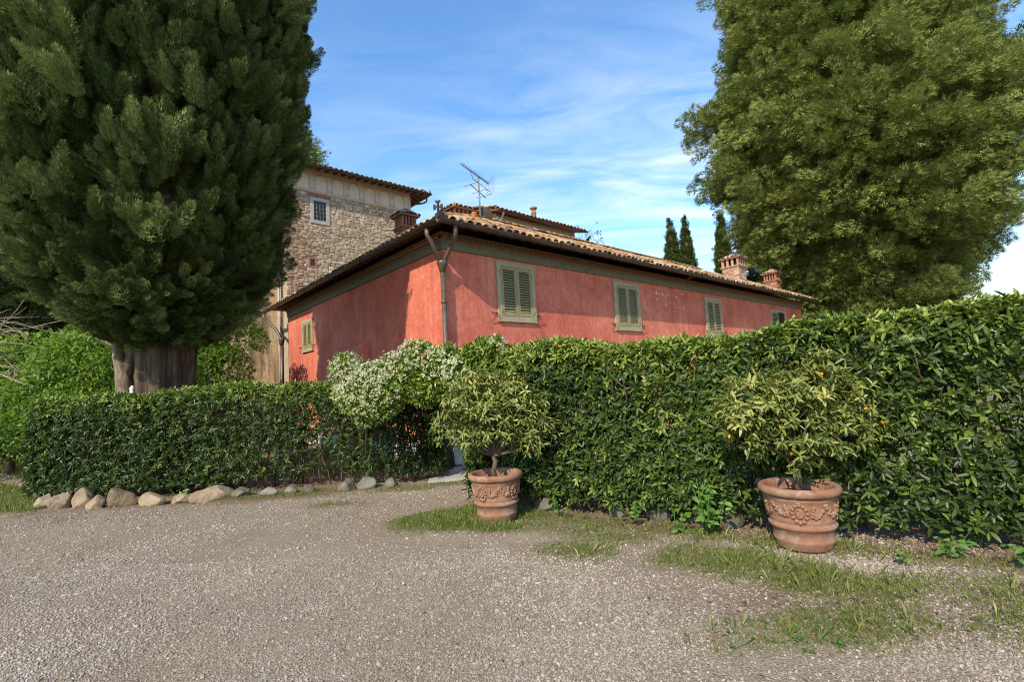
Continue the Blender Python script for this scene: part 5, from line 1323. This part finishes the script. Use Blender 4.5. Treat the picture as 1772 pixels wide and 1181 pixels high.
# clusters of several flowers each
def clusters(P, o, geo):
    for k in range(3):
        off = rng.normal(size=P.shape) * .017
        flower_at(P + off, unit(o + rng.normal(size=o.shape) * .35), geo, .0175)
gp_ = []
for k in range(6):
    gg = Geo(); clusters(np.zeros((1, 3)), np.array([[0, 0, 1.]]), gg); gp_.append(gg.mesh('flower_cluster', M['petal'], True))
for i in range(min(300, len(S))):
    obj('flower_cluster', gp_[i % 6], ja, tuple(S[i, :3]), Vector(S[i, 3:]).to_track_quat('Z', 'Y').to_euler(), float(rng.uniform(1.0, 1.4)))
gf = Geo(); clusters(S[300:, :3], S[300:, 3:], gf); gf.build('flowers', M['petal'], ja, True, kind='stuff')
gl.build('foliage', M['jas_leaf'], ja, True, kind='stuff')
for P in ([(-1.75, 9.35, 0), (-1.75, 9.25, .8), (-1.8, 8.9, 1.5), (-1.6, 8.2, 1.9)], [(-.5, 7.7, 0), (-.55, 7.7, 1), (-.8, 7.65, 1.8)], [(-2.7, 8.7, .6), (-2.6, 8.5, 1.4), (-2.3, 8.3, 1.8), (-1.2, 7.8, 1.95), (-.8, 7.5, 1.9)]):
    g = Geo(); g.tube(P, .018, 6); g.build('stem', M['twig'], ja, True)

# ================================================================ terracotta pots with citrus trees
def pot(name, label, loc, turn, s_=1.0):
    t_ = thing(name, label, 'flower pot', loc, turn, 'terracotta pots along the hedge')
    prof = [(.0, 0), (.232, 0), (.24, .012), (.244, .05), (.252, .062), (.256, .078), (.252, .092), (.248, .10), (.258, .175), (.272, .185), (.284, .20), (.286, .216), (.276, .228), (.264, .236), (.27, .25), (.274, .262),
            (.272, .27), (.282, .33), (.292, .40), (.298, .445), (.304, .452), (.304, .468), (.30, .474), (.312, .482), (.334, .492), (.346, .512), (.348, .535), (.338, .556), (.318, .566), (.296, .562), (.284, .545), (.278, .50), (.268, .44), (.0, .44)]
    g = Geo(); g.lathe(np.array(prof) * s_, 72); g.build('body', M['terracotta'], t_, True)
    g = Geo(); a = np.linspace(0, 2 * np.pi, 28, endpoint=False)
    for ri, zi in ((.0, .475), (.12, .475), (.2, .468), (.272, .455)):
        pass
    rr_ = np.array([.001, .1, .19, .274]); zz_ = np.array([.478, .476, .468, .458])
    g.lathe(np.c_[rr_, zz_] * s_, 28); g.build('soil', M['soil'], t_, True)
    V0, F3, F4 = blobstone(9, 7, 4, .95, .03)
    def onwall(ang, zc, u, w, out, size, geo, roll=0.0):
        u *= 1.15; w = w * (1.12 if zc > .1 else 1); size = tuple(q * 1.12 for q in size)
        r = np.interp(zc + w, [.24, .3, .445], [.268, .279, .298]) + out
        an_ = ang + u / r
        Rz = rotz(an_ - math.pi / 2)           # local y points inward/outward
        V = (V0 * size) @ roty(roll).T
        geo.add((V @ rotz(an_ + math.pi / 2).T + (r * math.cos(an_), r * math.sin(an_), zc + w)) * s_, F3, F4)
    for k in range(4):
        ang = k * math.pi / 2
        g = Geo(); zc = .352                    # oval crest with lobed border
        for j in range(12):
            a_ = j * 2 * math.pi / 12; onwall(ang, zc, .052 * math.cos(a_), .066 * math.sin(a_) - .008 * (math.sin(a_) < -.8), .003, (.017, .012, .015), g, -a_)
        onwall(ang, zc, 0, 0, -.002, (.034, .012, .048), g)
        for j in range(5): onwall(ang, zc, .012 * math.cos(j * 2.4), -.028 + .014 * j, .008, (.011, .009, .009), g, j)
        onwall(ang, zc, 0, .078, .003, (.02, .012, .013), g); onwall(ang, zc, 0, -.08, .002, (.013, .011, .016), g)
        g.build('crest', M['terracotta'], t_, True)
        g = Geo(); am = ang + math.pi / 4     # fruit festoon: knot, two tails and a swag
        onwall(am, .44, 0, -.014, .005, (.016, .013, .014), g)
        for sgn in (-1, 1):
            for j in range(6):
                q_ = j / 5; u = sgn * (.012 + .085 * q_); w = .425 - .085 * math.sin(q_ * 2.1) - .01
                for kk in range(2): onwall(am, 0.0, u + rng.normal() * .006, w - .012 * kk + rng.normal() * .004, .002, (.017, .014, .016), g, rng.normal())
            for j in range(4): onwall(am, 0.0, sgn * (.10 + .004 * j), .405 - .026 * j, .002, (.014 + .006 * (j == 2), .012, .018), g, sgn * .3)
        g.build('festoon', M['terracotta'], t_, True)
    return t_
p1 = pot('terracotta_pot', 'terracotta pot with crest and fruit swags standing by the gap in the hedges', (-.31, 6.25, .0), math.radians(-125), 1.0)
p2 = pot('terracotta_pot', 'terracotta pot with crest and fruit swags in the grass, nearest the viewer', (2.63, 4.7, .0), math.radians(-122), 1.0)

def citrus(name, label, loc, blobs, trunk, limbs, nsh, fruit, seed, droop):
    t_ = thing(name, label, 'tree', loc, 0, 'citrus trees in terracotta pots')
    g = Geo(); g.tube(trunk, np.linspace(.036, .027, len(trunk)), 10); g.build('trunk', M['twig'], t_, True)
    top = np.array(trunk[-1])
    for b in blobs:
        g = Geo(); e_ = np.array(b[:3]); mid = (top + e_) / 2 + rng.normal(size=3) * .04 + np.array([0, 0, -.03])
        g.tube([top - (0, 0, .05), mid, e_], [.02, .013, .006], 6)
        for j in range(5):
            a0 = mid + (e_ - mid) * rng.random(); q_ = e_ + rnd_unit(1)[0] * b[3] * .8; g.tube([a0, (a0 + q_) / 2 + rng.normal(size=3) * .02, q_], [.008, .006, .003], 4)
        g.build('branch', M['twig'], t_, True)
    tot = sum(b[3] ** 2 for b in blobs); PP, OO = [], []
    for b in blobs:
        n = int(nsh * b[3] ** 2 / tot); o = rnd_unit(n); PP.append(np.array(b[:3]) + o * (b[3] * (1.22 - .75 * rng.random((n, 1)) ** 1.1)) * (1, 1, .9)); OO.append(o)
    P, o = np.concatenate(PP), np.concatenate(OO); n = len(P); k = 6
    ax = unit(o * .6 + np.array([0, 0, .55]) + rng.normal(size=(n, 3)) * .35)
    s1 = unit(np.cross(ax, rnd_unit(n))); s2 = np.cross(ax, s1); a = rng.uniform(0, 6.28, (n, 1)) + np.arange(k)[None] * 2.4
    rad = np.cos(a)[..., None] * s1[:, None] + np.sin(a)[..., None] * s2[:, None]
    D = (ax[:, None] * rng.uniform(.1, .9, (n, k, 1)) + rad * .8 + np.array([0, 0, -droop]) * rng.uniform(.3, 1.3, (n, k, 1))).reshape(-1, 3)
    base = (P[:, None] + ax[:, None] * (np.arange(k)[None, :, None] * .014)).reshape(-1, 3)
    Nn = (ax[:, None] + np.array([0, 0, .5]) - rad * .3 + rng.normal(size=(n, k, 3)) * .3).reshape(-1, 3); m_ = n * k
    zn = (base[:, 2] - base[:, 2].min()) / np.ptp(base[:, 2])
    tint = np.clip(.38 + .32 * zn + np.repeat(rng.normal(0, .14, n), k) + rng.normal(0, .09, m_), 0, 1)
    LL, WW = .088 * rng.uniform(.6, 1.25, m_), .030 * rng.uniform(.75, 1.25, m_)
    toward = unit(np.array([-loc[0], -loc[1], .4])); sc_ = (base - base.mean(0)) @ toward + LL * 4 + rng.random(m_) * .1
    big = np.argsort(-sc_)[:300]; mask = np.ones(m_, bool); mask[big] = False
    for q in range(14):                              # long new shoots standing out of the crown
        pass
    g = Geo(); leaves(g, LEAF6, base[mask], D[mask], Nn[mask], LL[mask], WW[mask], tint[mask]); g.build('foliage', M['citrus'], t_, True, kind='stuff')
    mes = []
    for tt in np.linspace(.1, .95, 9):
        gg = Geo(); T, F3, F4 = LEAF8; gg.add(T, F3, F4, tt); mes.append(gg.mesh('leaf', M['citrus'], True))
    for i in big:
        Dv = unit(D[i]); Nv = unit(Nn[i] - Dv * (Nn[i] @ Dv)); Sv = np.cross(Nv, Dv)
        obj('leaf', mes[int(np.clip(round(tint[i] * 10 - 1), 0, 8))], t_, tuple(base[i]), Matrix(np.stack([Dv, Sv, Nv], -1).tolist()).to_euler(), (LL[i], WW[i], LL[i]))
    gg = Geo(); gg.lathe([(.001, -.021), (.011, -.017), (.0155, -.006), (.0155, .006), (.011, .017), (.001, .021)], 10); fm = gg.mesh('fruit', M['fruit'], True)
    for i in range(fruit):
        b = blobs[int(rng.integers(len(blobs)))]; v = unit(toward * 1.1 + rnd_unit(1)[0] + np.array([0, 0, -.35])); p = np.array(b[:3]) + v * b[3] * 1.0
        obj('fruit', fm, t_, tuple(p), (rng.normal() * .4, rng.normal() * .4, 0), float(rng.uniform(.7, 1.0)))
    return t_
citrus('citrus_tree', 'drooping variegated citrus tree in the terracotta pot by the hedge gap', (-.31, 6.25, .45),
       [(-.05, 0, 1.15, .2), (-.35, 0, 1.0, .22), (-.55, 0, .8, .18), (.28, 0, 1.02, .22), (.0, -.1, .86, .24), (.5, .05, .74, .2), (-.22, .1, 1.24, .15), (.25, .05, 1.2, .15), (-.38, -.1, .6, .15), (.6, 0, .92, .14), (.45, -.05, .45, .14), (-.66, 0, .62, .1), (.12, -.05, .62, .16), (-.15, -.1, .6, .14), (.68, 0, .62, .12)],
       [(0, 0, 0), (-.02, 0, .12), (.01, 0, .24), (-.02, 0, .36)], 8, 860, 2, 91, .7)
citrus('citrus_tree', 'bushy kumquat tree with small orange fruits in the nearest terracotta pot', (2.63, 4.7, .45),
       [(-.42, 0, .92, .24), (-.2, .05, .85, .28), (.05, -.05, .82, .28), (.25, .05, .98, .25), (.36, 0, 1.14, .17), (.48, 0, .82, .26), (.66, .05, .68, .22), (-.5, 0, .70, .18), (-.02, .05, .6, .26), (.36, -.08, .58, .22), (.02, -.1, .38, .12), (-.3, .05, .55, .18), (.76, 0, .5, .14)],
       [(0, 0, 0), (.0, 0, .12), (.01, 0, .26), (.0, 0, .36)], 8, 1100, 12, 92, .4)

# ================================================================ edging stones
ico = None
def boulder(seed, rough=.16):
    import bmesh
    bm = bmesh.new(); bmesh.ops.create_icosphere(bm, subdivisions=4, radius=1)
    V = np.array([v.co[:] for v in bm.verts]); F = np.array([[v.index for v in f.verts] for f in bm.faces]); bm.free()
    a_, b_ = WN(1.7, seed), WN(5, seed + 1)
    g_ = np.random.default_rng(seed)
    for k in range(13):                            # chipped flat facets
        d = unit(g_.normal(size=3)); h_ = g_.uniform(.55, .82); s_ = V @ d; V = V - np.outer(np.clip(s_ - h_, 0, None) * .93, d)
    V = V * (1 + rough * a_(V)[:, None] * .7 + .05 * b_(V)[:, None] + .022 * WN(13, seed + 2)(V)[:, None])
    return V, F
def rock(name, label, x, y, w, h_, dpt, seed, mat, group, yaw=0.0, sink=.36):
    V, F = boulder(seed); g = Geo(); g.add(V * (w / 2, dpt / 2, h_ / 2 * 1.15), F, None, float(rng.random()))
    return g.build(name, mat, None, True, loc=(x, y, h_ / 2 - h_ * sink), rot=(rng.normal() * .12, rng.normal() * .12, yaw), label=label, cat='stone', group=group)
EG = 'stones edging the low hedge'
names = ['rounded tan stone at the left end of the edging row', 'slanting tan stone second from the left in the edging row', 'tall pitted tan stone third from the left in the edging row', 'small tan stone wedged low beside the pitted one', 'big blocky tan stone, largest at the left of the edging row',
         'flattish pale stone right of the big blocky edging stone', 'small low tan stone before the long flat edging stone', 'long flat tan stone, widest of the edging row', 'greyish stone right after the long flat edging stone', 'low half buried stone in the grassy middle of the edging row',
         'small round grey stone, left of a grey pair under the hedge', 'small round grey stone, right of a grey pair under the hedge', 'pointed grey stone standing under the jasmine end of the hedge', 'large grey stone beside the pointed one under the jasmine', 'small low stone nearest the gap in the hedges']
for k, (x, y, w, h_) in enumerate(((-8.32, 8.62, .33, .32), (-7.95, 8.5, .42, .34), (-7.52, 8.5, .38, .36), (-7.2, 8.36, .32, .24), (-6.78, 8.42, .44, .36), (-6.2, 8.38, .42, .22), (-5.78, 8.45, .36, .18), (-5.3, 8.52, .66, .25), (-4.88, 8.6, .34, .22), (-4.4, 8.58, .44, .16), (-3.98, 8.55, .25, .18), (-3.7, 8.58, .25, .18), (-3.05, 8.62, .34, .30), (-2.7, 8.68, .42, .28), (-2.25, 8.7, .3, .2))):
    rock('edging_stone', names[k], x, y, w * (1.08 if k < 8 else .9), h_ * (1.3 if k < 8 else 1.05), w * .85, 200 + k, M['boulder'] if k < 8 else M['rock_grey'], EG, rng.normal() * .3)
names = ['mossy stone at the foot of the tall hedge behind the citrus pot gap', 'grey mossy stone, largest at the foot of the tall hedge', 'low mossy stone between the largest one and the light green seedlings', 'dark stone in the hedge foot just left of the nearest pot', 'half buried stone behind the far pot at the hedge foot']
for k, (x, y, w, h_) in enumerate(((1.2, 6.1, .3, .2), (1.62, 5.92, .4, .26), (1.95, 5.72, .3, .18), (2.28, 5.42, .32, .26), (.35, 6.62, .36, .2))):
    rock('hedge_stone', names[k], x, y, w, h_, w * .8, 240 + k, M['rock_grey'], 'stones at the foot of the tall hedge', rng.normal() * .4)
# leafy seedlings sprouting at the hedge foot
def seedling(label, x, y, h_, n, ln, wd, tint):
    t_ = thing('seedling', label, 'plant', (x, y, 0), 0, 'seedlings at the foot of the tall hedge')
    g = Geo(); P, D, Nn = [], [], []
    for k in range(max(2, n // 7)):
        e_ = np.array([rng.normal() * .12, rng.normal() * .06 - .03, h_ * rng.uniform(.6, 1)]); g.tube([(0, 0, 0), e_ * .5 + rng.normal(size=3) * .01, e_], [.006, .005, .003], 4)
        for j in range(7):
            a = rng.uniform(0, 6.28); o = np.array([math.cos(a), math.sin(a) * .7, rng.uniform(-.5, .35)]); P.append(e_ * rng.uniform(.25, 1) + rng.normal(size=3) * .02); D.append(o); Nn.append(np.array([-.35, -.75, .75]) + rng.normal(size=3) * .35)
    g.build('stem', M['weed'], t_, True)
    mes = []
    for tt in (.3, .5, .7, .9):
        gg = Geo(); gg.add(LEAF8[0], LEAF8[1], LEAF8[2], tt); mes.append(gg.mesh('leaf', M['weed'], True))
    for p, d, nn in zip(P, D, Nn):
        d = unit(d); nn = unit(nn - d * (nn @ d)); l_ = ln * rng.uniform(.6, 1.2)
        obj('leaf', mes[int(np.clip(rng.normal(tint, 1), 0, 3))], t_, tuple(p), Matrix(np.stack([d, np.cross(nn, d), nn], -1).tolist()).to_euler(), (l_, l_ * wd, l_))
for a in (('bright green seedling bush at the hedge foot left of the nearest pot', 1.9, 5.12, .62, 84, .085, .55, 2), ('low green seedling beside the bright seedling bush', 1.62, 5.28, .22, 21, .07, .55, 2), ('single rosette seedling at the hedge foot right of the nearest pot', 3.55, 4.22, .2, 28, .085, .5, 1.5), ('leafy seedling clump at the right edge of the picture', 3.98, 3.93, .26, 42, .085, .5, 1.5),
          ('small seedling under the middle of the tall hedge', 1.3, 5.68, .28, 21, .07, .55, 1.5), ('tiny seedling in the grass right of the nearest pot', 3.1, 4.15, .12, 14, .05, .5, 2), ('bright sprouts under the hedge behind the far pot', .47, 6.2, .25, 28, .06, .5, 2), ('leafy sprout hanging over the edging stones', -5.9, 8.55, .28, 21, .07, .5, 2), ('leafy sprout between the left edging stones', -7.0, 8.5, .3, 21, .07, .5, 1.2)):
    seedling(*a)

# ================================================================ grass, fallen leaves, pebbles
def scatter(n, x0, x1, y0, y1, f):
    x, y = rng.uniform(x0, x1, n), rng.uniform(y0, y1, n); k = rng.random(n) < f(x, y)
    return x[k], y[k]
def gz_(x, y):
    P = np.stack([x, y, np.zeros_like(x)], -1)
    return .008 * wnB(P) + .012 * wnC(P) + .015 * grass_cover(x, y) - .02
g = Geo()
for (n, x0, x1, y0, y1, h_, pw) in ((125000, -2.2, 5.2, 2.6, 7.2, .031, 1.4), (24000, -7.2, -.6, 6.9, 9.2, .04, 1.4), (14000, -12.5, -7.4, 7.8, 11.2, .08, 1), (9000, -9, -1.2, 9.8, 14, .09, 1), (9000, -16.5, -10.5, 10.5, 17, .1, 1), (14000, .5, 12, 3, 14, .09, 1)):
    x, y = scatter(n, x0, x1, y0, y1, lambda a, b: np.clip(grass_cover(a, b), 0, 1) ** pw); m_ = len(x)
    nearpot = np.exp(-(((x + .7) ** 2 + (y - 6.2) ** 2) / .5)) + .3 * np.exp(-(((x - 2.5) ** 2 + (y - 4.35) ** 2) / .25))
    for b in range(3):
        P = np.stack([x + rng.normal(size=m_) * .014, y + rng.normal(size=m_) * .014, gz_(x, y)], -1)
        D = np.stack([rng.normal(size=m_) * .55, rng.normal(size=m_) * .55, np.ones(m_)], -1)
        leaves(g, BLADE, P, D, rnd_unit(m_) * (1, 1, .2), h_ * rng.uniform(.45, 1.7, m_) * (1 + 1.1 * nearpot), .0027, np.clip(rng.normal(.55, .22, m_), 0, 1))
g.build('grass', M['grass'], None, kind='stuff')
g = Geo()                                          # broad weeds and clover low in the turf
x, y = scatter(26000, -2.2, 5.2, 2.6, 7.2, lambda a, b: np.clip(grass_cover(a, b) - .12, 0, 1) * np.clip(.2 + .6 * wnA(np.stack([a * 2, b * 2, a * 0 + 5], -1)), 0, 1)); m_ = len(x)
for b in range(3):
    an_ = rng.uniform(0, 6.28, m_)
    leaves(g, LEAF4, np.stack([x, y, gz_(x, y) + rng.uniform(.008, .03, m_)], -1), np.stack([np.cos(an_), np.sin(an_), rng.uniform(-.1, .6, m_)], -1), np.array([0, 0, 1.]) + rng.normal(size=(m_, 3)) * .4, .028 * rng.uniform(.5, 1.4, m_), .017, np.clip(rng.normal(.5, .2, m_), 0, 1))
g.build('turf_weeds', M['weed'], None, kind='stuff')
g = Geo()
def lit(a, b): return np.clip(dirt_cover(a, b) * .75 + grass_cover(a, b) * .3 + .018, 0, 1)
for n, x0, x1, y0, y1 in ((20000, -2, 5.5, 2.4, 8), (8000, -9.5, -1, 7.4, 9.6)):
    x, y = scatter(n, x0, x1, y0, y1, lit); m_ = len(x)
    P = np.stack([x, y, gz_(x, y) + .012], -1); D = np.stack([rng.normal(size=m_), rng.normal(size=m_), rng.normal(size=m_) * .25], -1)
    leaves(g, LEAF4, P, D, np.array([0, 0, 1.]) + rng.normal(size=(m_, 3)) * .35, .04 * rng.uniform(.3, 1.3, m_), .016 * rng.uniform(.5, 1.2, m_), rng.random(m_))
g.build('fallen_leaves', M['dryleaf'], None, kind='stuff')
# pebbles: small angular stones pressed into the yard, scattered with geometry nodes
px, py, ps = [], [], []
def pebbles(n, x0, x1, y0, y1, s0, s1):
    x, y = scatter(n, x0, x1, y0, y1, lambda a, b: np.clip(1.0 - .7 * grass_cover(a, b) - .85 * dirt_cover(a, b), .08, 1) * np.clip(.55 + .4 * wnA(np.stack([a * .9, b * 1.5, a * 0], -1)) + .25 * wnC(np.stack([a, b * 2.2, a * 0], -1)), .12, 1) * (1 - .6 * np.maximum(*[np.exp(-((np.hypot(a + 15, b - 27) - q) / .3) ** 2) for q in (25.2, 26.9)])))
    k = np.abs(np.arctan2(x, y)) < .95; px.append(x[k]); py.append(y[k]); ps.append(rng.uniform(s0, s1, k.sum()) * np.exp(rng.normal(0, .3, k.sum())))
pebbles(150000, -4.2, 4.2, 1.9, 3.4, .0036, .0072); pebbles(110000, -6, 5, 3.4, 5.2, .0045, .0085); pebbles(60000, -9.5, 4, 5.2, 8.5, .0065, .011); pebbles(9000, -16, -9, 9.5, 15, .01, .016)
px, py, ps = map(np.concatenate, (px, py, ps)); n_ = len(px)
pm = bpy.data.meshes.new('pebbles'); pm.vertices.add(n_)
pm.vertices.foreach_set('co', np.stack([px, py, gz_(px, py) + ps * .25], -1).astype(np.float32).ravel())
def fattr(nm, ty, v, key='value'):
    a_ = pm.attributes.new(nm, ty, 'POINT'); a_.data.foreach_set(key, np.ascontiguousarray(v, np.float32).ravel())
fattr('tint', 'FLOAT', np.clip(rng.normal(.46, .2, n_) + .10 * wnC(np.stack([px, py * 1.8, px * 0], -1)) + .05 * wnA(np.stack([px, py, px * 0], -1)), 0, 1))
fattr('turn', 'FLOAT_VECTOR', np.stack([rng.normal(0, .35, n_), rng.normal(0, .35, n_), rng.uniform(0, 6.28, n_)], -1), 'vector')
fattr('size', 'FLOAT_VECTOR', np.stack([ps * rng.uniform(.8, 1.35, n_), ps * rng.uniform(.65, 1, n_), ps * rng.uniform(.45, .8, n_)], -1), 'vector')
po = obj('pebbles', pm, kind='stuff')
gt = bpy.data.node_groups.new('pebble_scatter', 'GeometryNodeTree')
gt.interface.new_socket('Geometry', in_out='INPUT', socket_type='NodeSocketGeometry'); gt.interface.new_socket('Geometry', in_out='OUTPUT', socket_type='NodeSocketGeometry')
gi, go2 = gt.nodes.new('NodeGroupInput'), gt.nodes.new('NodeGroupOutput')
m2p, iop, isp, smt = (gt.nodes.new(k) for k in ('GeometryNodeMeshToPoints', 'GeometryNodeInstanceOnPoints', 'GeometryNodeMeshIcoSphere', 'GeometryNodeSetMaterial'))
isp.inputs['Subdivisions'].default_value = 1; smt.inputs['Material'].default_value = M['pebble']
def nat(nm):
    a_ = gt.nodes.new('GeometryNodeInputNamedAttribute'); a_.data_type = 'FLOAT_VECTOR'; a_.inputs['Name'].default_value = nm; return a_.outputs['Attribute']
L_ = gt.links.new
L_(gi.outputs[0], m2p.inputs[0]); L_(m2p.outputs[0], iop.inputs['Points']); L_(isp.outputs['Mesh'], smt.inputs['Geometry']); L_(smt.outputs[0], iop.inputs['Instance'])
L_(nat('turn'), iop.inputs['Rotation']); L_(nat('size'), iop.inputs['Scale']); L_(iop.outputs[0], go2.inputs[0])
md = po.modifiers.new('scatter', 'NODES'); md.node_group = gt
# little white knob on a post seen above the low hedge
t_ = thing('garden_post', 'small white capped post peeping over the low hedge by the cypress trunk', 'post', (-7.98, 10.1, 0))
g = Geo(); g.tube([(0, 0, 0), (0, 0, 1.9)], .03, 8); g.build('post', M['pale_paint'], t_, True)
g = Geo(); g.lathe([(.0, 1.88), (.05, 1.9), (.055, 1.95), (.035, 1.99), (.05, 2.03), (.03, 2.08), (0, 2.1)], 12); g.build('knob', M['pale_paint'], t_, True)
